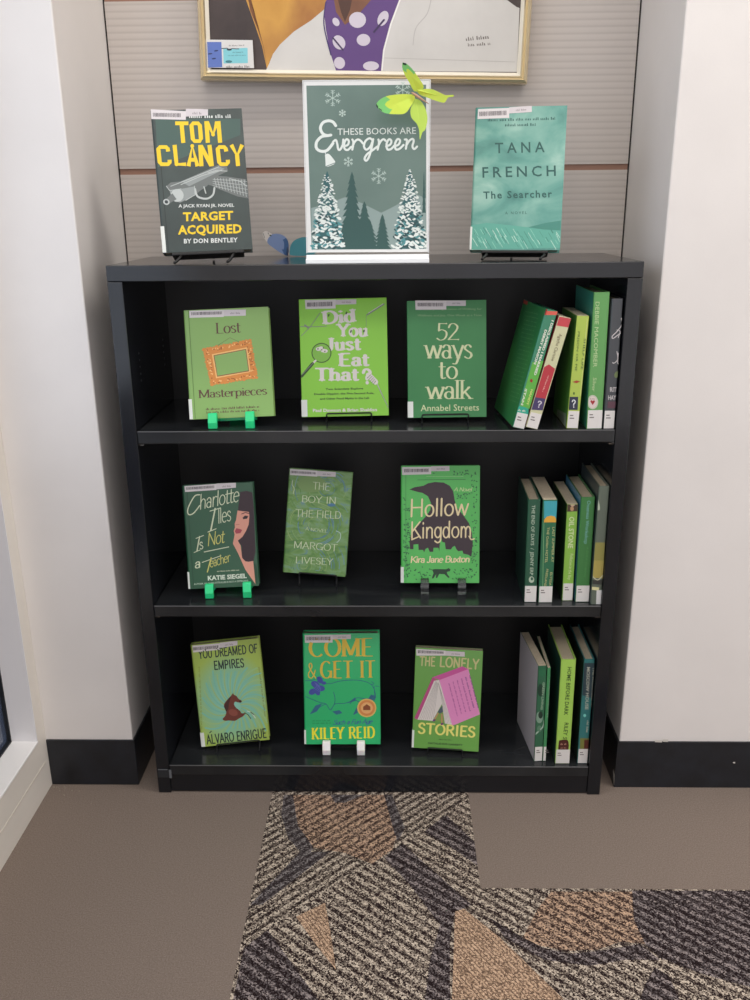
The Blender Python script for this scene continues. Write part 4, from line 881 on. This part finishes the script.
for cx, top, seed, xr in ((155, 545, 4, (92, 250)), (500, 540, 5, (425, 568))):
    fir(cx, top, 870, 66 if cx < 300 else 64, Y_('#2f5f62'), 5, seed, 11); r = random.Random(seed)
    for k in range(330):
        t = r.random()**.62; y = top+(866-top)*t; x = cx+r.uniform(-1, 1)*74*t**.72
        if not xr[0] < x < xr[1]: continue
        s_ = 3+6*t; a.ell(x, y, s_*1.3, s_*.62, r.choice(((Wh, Wh, Wh, Wh, SN) if t < .55 else (Wh, Wh, Y_('#4f8f92'), Y_('#274a4c')))), r.choice((35, -35, 10)), 7, L=6+k*.01)
a.text('THESE BOOKS ARE', (198, 396), (525, 391), 27, Wh, 0, L=5)
def both(P, wdt):
    a.line([(x+3, y+3) for x, y in P], wdt, Y_('#5f7a74'), True, L=5); a.line(P, wdt, Wh, True, L=6)
a.T = (310, 115, 6.52)
both([(168, 70), (150, 46), (120, 38), (85, 50), (68, 85), (82, 120), (110, 134), (136, 131)], 19); both([(112, 135), (75, 142), (44, 175), (42, 215), (70, 236), (112, 230), (150, 185)], 19)
for P in ([(150, 176), (168, 163), (178, 190), (184, 222), (196, 226), (213, 195), (217, 160)], [(217, 205), (246, 195), (253, 170), (238, 158), (223, 185), (226, 220), (246, 228), (268, 208)],
          [(276, 160), (283, 180), (276, 226)], [(279, 200), (294, 172), (312, 160), (330, 168), (345, 186)],
          [(406, 163), (388, 152), (362, 170), (352, 205), (368, 226), (394, 205), (412, 158)], [(412, 158), (400, 220), (385, 272), (368, 298), (356, 285), (372, 256), (408, 230), (440, 205)],
          [(446, 160), (450, 182), (441, 226)], [(446, 200), (462, 170), (480, 158), (492, 168)], [(497, 205), (524, 192), (530, 168), (514, 159), (499, 190), (505, 224), (528, 222), (550, 200)],
          [(550, 205), (578, 192), (587, 166), (570, 158), (554, 190), (560, 224), (584, 220), (610, 195)], [(618, 160), (632, 165), (625, 220)], [(628, 198), (648, 168), (668, 156), (676, 170), (668, 205), (680, 222), (698, 206)]): both(P, 14)
a.T = T
a.poly([(146, 478), (160, 474), (178, 492), (188, 514), (152, 528), (148, 508)], Wh, 6, True); a.line([(152, 526), (188, 512)], 3, Y_('#5f7a74'), L=7); a.line([(146, 465), (150, 478)], 3, Wh, L=6)
po.v = [(max(-pw/2+.003, min(pw/2-.003, v[0])), v[1], max(.001, min(ph-.002, v[2]))) if v[1] < -.00003 else v for v in po.v]
tag(po.build('poster', fix=False), 'sage green poster about evergreen books with snowy fir trees', 'poster'); bpy.data.objects['poster'].matrix_world = SM
sh = tag(empty('sign_holder', SM), 'upright clear acrylic sign holder with a thick base on top of the bookcase', 'sign holder')
ACR = mat('#f4f6f6', .04, 'acrylic_sheet', Transmission_Weight=1.0, IOR=1.3)
q = MB(); q.box((-pw/2-.0012, .0012, -.001), (pw/2+.0012, .0032, ph+.0012), ACR); q.build('back_sheet', sh)
q = MB(); EDG = mat('#eceff0', .15, 'painted_edge_glow', Coat_Weight=.6)  # opaque white paints the light caught by the clear base and edges
for s_ in (-1, 1): q.box((min(s_*(pw/2+.0002), s_*(pw/2+.0012)), -.0006, -.001), (max(s_*(pw/2+.0002), s_*(pw/2+.0012)), .001, ph+.0012), EDG)
q.box((-pw/2-.0012, -.0006, ph+.0002), (pw/2+.0012, .001, ph+.0012), EDG); q.build('edge_rim', sh)
q = MB(); Mi = SM.inverted()
bz = H+.0003; b1_, b2_ = .002, .085; bz -= .0001
q.prism([(b1_, bz), (b1_, bz+.0075), (b1_+.010, bz+.0085), (b1_+.010, bz+.0140), (b1_+.03, bz+.0140), (b2_, bz+.006), (b2_, bz)], -.0098-pw/2-.001, -.0098+pw/2+.001, EDG, lambda a_, b, z: tuple(Mi @ Vector((z, a_, b)))); q.build('base', sh, .0008)

# ------------------------------------------------------------------ butterflies
def wing(name, root, T, pts, Yf, m1, tip=None, m2=None, extra=()):
    """a thin curved wing; Yf gives the real depth of each point"""
    mb = MB(); P3 = []
    pts = cr(list(pts)+[pts[0]], 3)[:-1]
    for (x, y) in pts: P3.append(onY(T[0]+x/T[2], T[1]+y/T[2], Yf(x, y)))
    n = len(P3); cx = sum(p[0] for p in pts)/n; cy = sum(p[1] for p in pts)/n
    c = onY(T[0]+cx/T[2], T[1]+cy/T[2], Yf(cx, cy)); off = Vector((0, .0005, 0))
    for i in range(n):
        p, q = P3[i], P3[(i+1) % n]; mm = m1
        if tip and tip(*pts[i]): mm = m2
        mid1, mid2 = c.lerp(p, .55), c.lerp(q, .55)
        mb.poly([c, mid1, mid2], m1); mb.poly([mid1, p, q, mid2], mm)
        mb.poly([c+off, mid2+off, mid1+off], m1); mb.poly([mid1+off, mid2+off, q+off, p+off], mm); mb.poly([p, p+off, q+off, q], mm)
    for (x0, y0, x1, y1, wd, m) in extra:
        A_ = [onY(T[0]+a_/T[2], T[1]+b/T[2], Yf(a_, b)-.0003) for a_, b in ((x0, y0-wd), (x1, y1-wd), (x1, y1+wd), (x0, y0+wd))]; mb.poly(A_, m)
    return part(mb, name, root)
TB = (360, 50, 6.818); YG = mat('#c3d648', .45, 'yellow_green_feather', Subsurface_Weight=.2, Subsurface_Scale=.005); GT = mat('#6fc06a', .45, 'green_tip', Subsurface_Weight=.1, Subsurface_Scale=.005); DK = mat('#20382a', .5)
bc0 = onY(TB[0]+395/TB[2], TB[1]+310/TB[2], .002)
bf = tag(empty('butterfly', Matrix.Translation(bc0)), 'yellow-green artificial butterfly clipped to the top right corner of the poster', 'butterfly')
Yd = lambda k: (lambda x, y: .004-k*math.hypot(x-390, y-305)*.00011)
wing('upper_wing', bf, TB, [(290, 85), (320, 95), (365, 140), (400, 190), (432, 240), (425, 268), (372, 282), (335, 220), (305, 170), (288, 120)], Yd(.5), YG, lambda x, y: y < 150, GT, [(292, 92, 316, 98, 7, DK)])
wing('right_wing', bf, TB, [(385, 272), (480, 265), (560, 298), (592, 310), (636, 305), (636, 318), (600, 324), (577, 358), (530, 350), (460, 325), (405, 302)], Yd(.9), YG)
wing('left_wing', bf, TB, [(368, 305), (300, 300), (200, 310), (140, 335), (110, 372), (122, 396), (170, 430), (260, 438), (310, 430), (345, 385), (374, 330)], Yd(.9), YG, lambda x, y: x < 195, GT, [(110, 375, 124, 392, 9, DK), (128, 398, 150, 412, 3, DK)])
wing('lower_wing', bf, TB, [(372, 330), (345, 400), (350, 460), (385, 500), (403, 545), (408, 612), (425, 562), (446, 540), (460, 470), (446, 400), (412, 345)], Yd(.7), mat('#a9c648', .45), None, None)
q = MB(); P = [onY(TB[0]+x/TB[2], TB[1]+y/TB[2], -.003) for x, y in ((350, 288), (365, 298), (385, 312), (410, 328), (440, 348), (470, 368))]; q.tube(P, [.0006, .0018, .0022, .0018, .0012, .0005], mat('#b98f78', .6)); part(q, 'body', bf, smooth=True)
TU = (240, 220, 8.333); YBf = .262
b0 = onY(TU[0]+398/TU[2], TU[1]+296/TU[2], YBf)
bf = tag(empty('butterfly', Matrix.Translation((b0.x, YBf, H+.001))), 'blue artificial butterfly resting on the bookcase top left of the poster', 'butterfly')
dz = Vector((0, 0, H+.002-b0.z))
BL1 = mat('#7d92bd', .45, 'blue_wing'); BL2 = mat('#57a3b0', .45, 'teal_wing')
o = wing('left_wing', bf, TU, [(258, 122), (300, 115), (345, 122), (385, 150), (405, 200), (400, 292), (350, 280), (285, 238), (230, 192), (235, 150)], lambda x, y: YBf-(400-x)*.00012, BL1, lambda x, y: x > 375, mat('#3d5f8f', .5)); o.location.z += dz.z
o = wing('left_wing_tip', bf, TU, [(190, 105), (215, 92), (245, 105), (270, 125), (245, 160), (228, 185), (200, 150), (188, 122)], lambda x, y: YBf-(400-x)*.00012, mat('#d5cfcb', .5), None, None, [(192, 110, 206, 150, 5, DK), (232, 105, 240, 120, 5, DK), (246, 128, 262, 132, 5, DK)]); o.location.z += dz.z
o = wing('right_wing', bf, TU, [(412, 292), (418, 225), (448, 175), (515, 145), (585, 148), (640, 175), (640, 270), (560, 296), (480, 300)], lambda x, y: YBf-(x-400)*.0001, BL2); o.location.z += dz.z
q = MB(); q.tube([(b0.x, YBf-.004, H+.0016), (b0.x, YBf-.002, H+.006), (b0.x, YBf, H+.014), (b0.x-.001, YBf+.001, H+.022)], [.0008, .0016, .0018, .0008], mat('#2f3f5c', .5)); part(q, 'body', bf, smooth=True)

# ------------------------------------------------------------------ painting on the slat wall
FY = .268
pBL = onY(200, 79.5, FY); pBR = onY(527.5, 83.5, FY); W_ = (pBR-pBL).length; ang = math.atan2(pBL.z-pBR.z, pBR.x-pBL.x)
PM = Matrix.Translation(pBL) @ Matrix.Rotation(ang, 4, 'Y'); PH = .76
pt = tag(empty('painting', PM), 'gold framed portrait painting with a purple polka-dot scarf hanging on the wall', 'painting')
GOLD = mat('#e0d0ac', .22, 'gold_moulding', Metallic=.65); LIN = mat('#e6dfce', .4, 'cream_liner')
def framebars(w0, h0, wd, y0, y1, prof, m, name):
    q = MB()
    def bar(p, u, n_, L):  # p start outer corner, u along, n_ inward
        pts = []
        for e, sgn in ((0, 1), (L, -1)):
            for d, y in prof: pts.append(p+u*(e+sgn*d)+n_*d+Vector((0, y, 0)))
        k = len(prof); F = [tuple(range(k-1, -1, -1)), tuple(range(k, 2*k))]+[(i, (i+1) % k, k+(i+1) % k, k+i) for i in range(k)]
        q.mesh(pts, F, m)
    X, Z = Vector((1, 0, 0)), Vector((0, 0, 1)); o_ = Vector((w0, 0, h0)); a_, b = W_-2*w0, PH-2*h0
    bar(o_, X, Z, a_); bar(o_+X*a_, Z, -X, b); bar(o_+X*a_+Z*b, -X, -Z, a_); bar(o_+Z*b, -Z, X, b)
    return q.build(name, pt)
framebars(0, 0, 0, 0, 0, [(0, .030), (0, .006), (.002, .002), (.006, 0), (.009, .004), (.0115, .0025), (.0135, .006), (.0135, .030)], GOLD, 'frame')
framebars(.0135, .0135, 0, 0, 0, [(0, .026), (0, .007), (.006, .012), (.006, .026)], LIN, 'liner')
cv = MB(); BG = noise_mat('painted_dark_ground', [(.3, '#3a302f'), (.7, '#4c403d')], 18, .55); iw = .0190
cv.box((iw, .0145, iw), (W_-iw, .026, PH-iw), BG)
a = Art(cv, PM, (0, .0145, 0), (0, -1, 0), (0, 0, 1), .00012)
OR = noise_mat('painted_ochre', [(.3, '#c08a3a'), (.5, '#cf9a48'), (.7, '#a9713a')], 9, .55, (1, 1, .6)); JK = noise_mat('painted_white_cloth', [(.3, '#c9c6c1'), (.7, '#d6d3ce')], 10, .55)
PU = Y_('#5e3f7c'); SK = noise_mat('painted_skin', [(.3, '#6d4632'), (.7, '#8a5c42')], 14, .5)
lx, rx_, by = 207, 517, 71
a.poly([(240, -150), (246, 0), (254, 22), (262, 46), (267, by-2), (272, 56), (280, 45), (294, 32), (311, 20.5), (328, 6), (345, -6), (345, -150)], OR, 1)
a.poly([(248, 0), (256, 22), (264, 48), (267, 66), (262, 40), (250, 10), (246, -20)], Y_('#8a5a38'), 2)
a.poly([(266, by), (269, 64), (273, 54), (280, 44.5), (294, 31.5), (311, 20.5), (327, 7), (345, -8), (400, -20), (470, -14), (507, 0), (516.5, 7), (519.5, 8), (520, by+1)], JK, 2)
a.poly([(328, -8), (324, 12), (326, 30), (330, 52), (336, by-.5), (381, by), (383, 50), (390, 24), (399, 0), (402, -10), (370, -14)], PU, 3)
a.poly([(330, -60), (334, 0), (336, 12), (345, 25), (358, 15), (371, 0), (400, -60)], SK, 4)
a.poly([(338, 0), (341, 12), (345, 22), (350, 10), (352, 0)], Y_('#4e3024'), 5)
for x, y, r1, r2, ro in ((357.5, 20, 8.5, 8, 0), (383, 18.5, 5, 8, 25), (363.5, 40, 6.8, 6, 0), (339, 42.5, 6, 7.5, -30), (339.5, 63, 5.5, 6, -20), (371, 66, 8, 4.6, 0), (336, 22, 3.2, 4.5, -30)): a.ell(x, y, r1, r2, Y_('#cfc6d2'), ro, L=5.5)
a.line([(384, 20), (374, 32)], 2, Y_('#3d2a55'), L=6.5); a.line([(333, 38), (343, 50)], 1.6, Y_('#3d2a55'), L=6.5); a.line([(326, 2), (324, 25), (331, 55)], 1.2, Y_('#43306a'), True, L=6.5)
a.line([(431, 0), (427, 14), (416, 28), (413, 45)], .9, Y_('#bcb8b4'), True, L=4); a.line([(400, 0), (391, 24), (384, 50), (382, 70)], 1.4, Y_('#efece8'), L=4); a.line([(385, 58), (515, 62)], .6, Y_('#b9b5b0'), L=4)
a.greek((466, 41), (491, 38.5), 4, Y_('#77706a'), 3, 4); a.greek((468, 46.5), (491, 45), 3.4, Y_('#77706a'), 4, 4)
a.ell(366, -95, 48, 60, SK, L=5); a.poly([(316, -100), (320, -150), (366, -172), (412, -150), (416, -100), (400, -128), (366, -140), (332, -128)], Y_('#241c1a'), 6, True)
# trim anything above the upper liner
for i_, v in enumerate(cv.v):
    cv.v[i_] = (max(iw, min(W_-iw, v[0])), v[1], max(iw, min(PH-iw, v[2])))
cv.build('canvas', pt, fix=False)
cd = MB(); CM = PM @ Matrix.Translation((.0, .0080, 0))
a = Art(cd, CM, (0, 0, 0), (0, -1, 0), (190, 0, 5.357), .0001)
q4 = [a.p(x, y, 0.01) for x, y in ((85, 212), (335, 215), (343, 365), (85, 362))]; bk = [p+Vector((0, .0006, 0)) for p in q4]
cd.mesh(q4+bk, [(0, 1, 2, 3), (7, 6, 5, 4), (0, 4, 5, 1), (1, 5, 6, 2), (2, 6, 7, 3), (3, 7, 4, 0)], mat('#dedcd9', .4))
a.poly([(87, 225), (168, 225), (173, 360), (90, 362)], Y_('#5f78c0'), 1); a.poly([(178, 262), (308, 256), (310, 338), (180, 340)], Y_('#86cfd8'), 1)
for x, y in ((108, 288), (140, 272), (128, 314)): a.ell(x, y, 12, 4, Y_('#2b3560'), -8, 8, L=2)
a.line([(170, 260), (200, 258), (208, 266), (225, 260), (262, 262)], 4, Y_('#25323f'), L=2); a.ell(210, 266, 14, 5, Y_('#25323f'), L=2); a.ell(208, 330, 18, 7, Y_('#3f7f88'), L=2)
a.greek((208, 248), (290, 246), 8, Y_('#8d8a88'), 2, 2); a.greek((228, 284), (285, 282), 7, Y_('#4a7f88'), 3, 2); a.greek((205, 300), (298, 298), 6, Y_('#4a7f88'), 4, 2); a.greek((196, 364), (318, 362), 13, Y_('#6a6664'), 7, 2)
o = tag(cd.build('card', fix=False), 'small white card with blue and turquoise panels in the painting frame corner', 'card'); o.matrix_world = CM

# ------------------------------------------------------------------ light
def area(name, loc, sx_, sy_, e, col, rot=(0, 0, 0), spread=180):
    l = bpy.data.lights.new(name, 'AREA'); l.shape = 'RECTANGLE'; l.size = sx_; l.size_y = sy_; l.energy = e; l.color = col; l.spread = rad(spread)
    o = bpy.data.objects.new(name, l); COL.objects.link(o); o.location = loc; o.rotation_euler = rot; return o
area('ceiling_lamp', (1.15, -.4, 2.72), 1.2, .3, 20, (1, .95, .88))
area('ceiling_lamp', (-.3, -.42, 2.72), .6, .3, 7, (1, .96, .9))
area('ceiling_lamp', (.2, -2.2, 2.72), 1.8, .8, 22, (1, .95, .9))
area('window_side_fill', (-.70, -.9, 1.3), 1.2, 1.6, 8.0, (.8, .88, 1), (0, rad(-90), 0))  # added fill in front of the dark pane, brightens the right return
wd = bpy.data.worlds.new('world'); S.world = wd; wd.use_nodes = True
wd.node_tree.nodes['Background'].inputs['Color'].default_value = (1, .955, .965, 1); wd.node_tree.nodes['Background'].inputs['Strength'].default_value = 1.12
S.view_settings.view_transform = 'Standard'; S.view_settings.look = 'None'; S.view_settings.exposure = 0; S.view_settings.gamma = 1; S.view_settings.use_curve_mapping = False
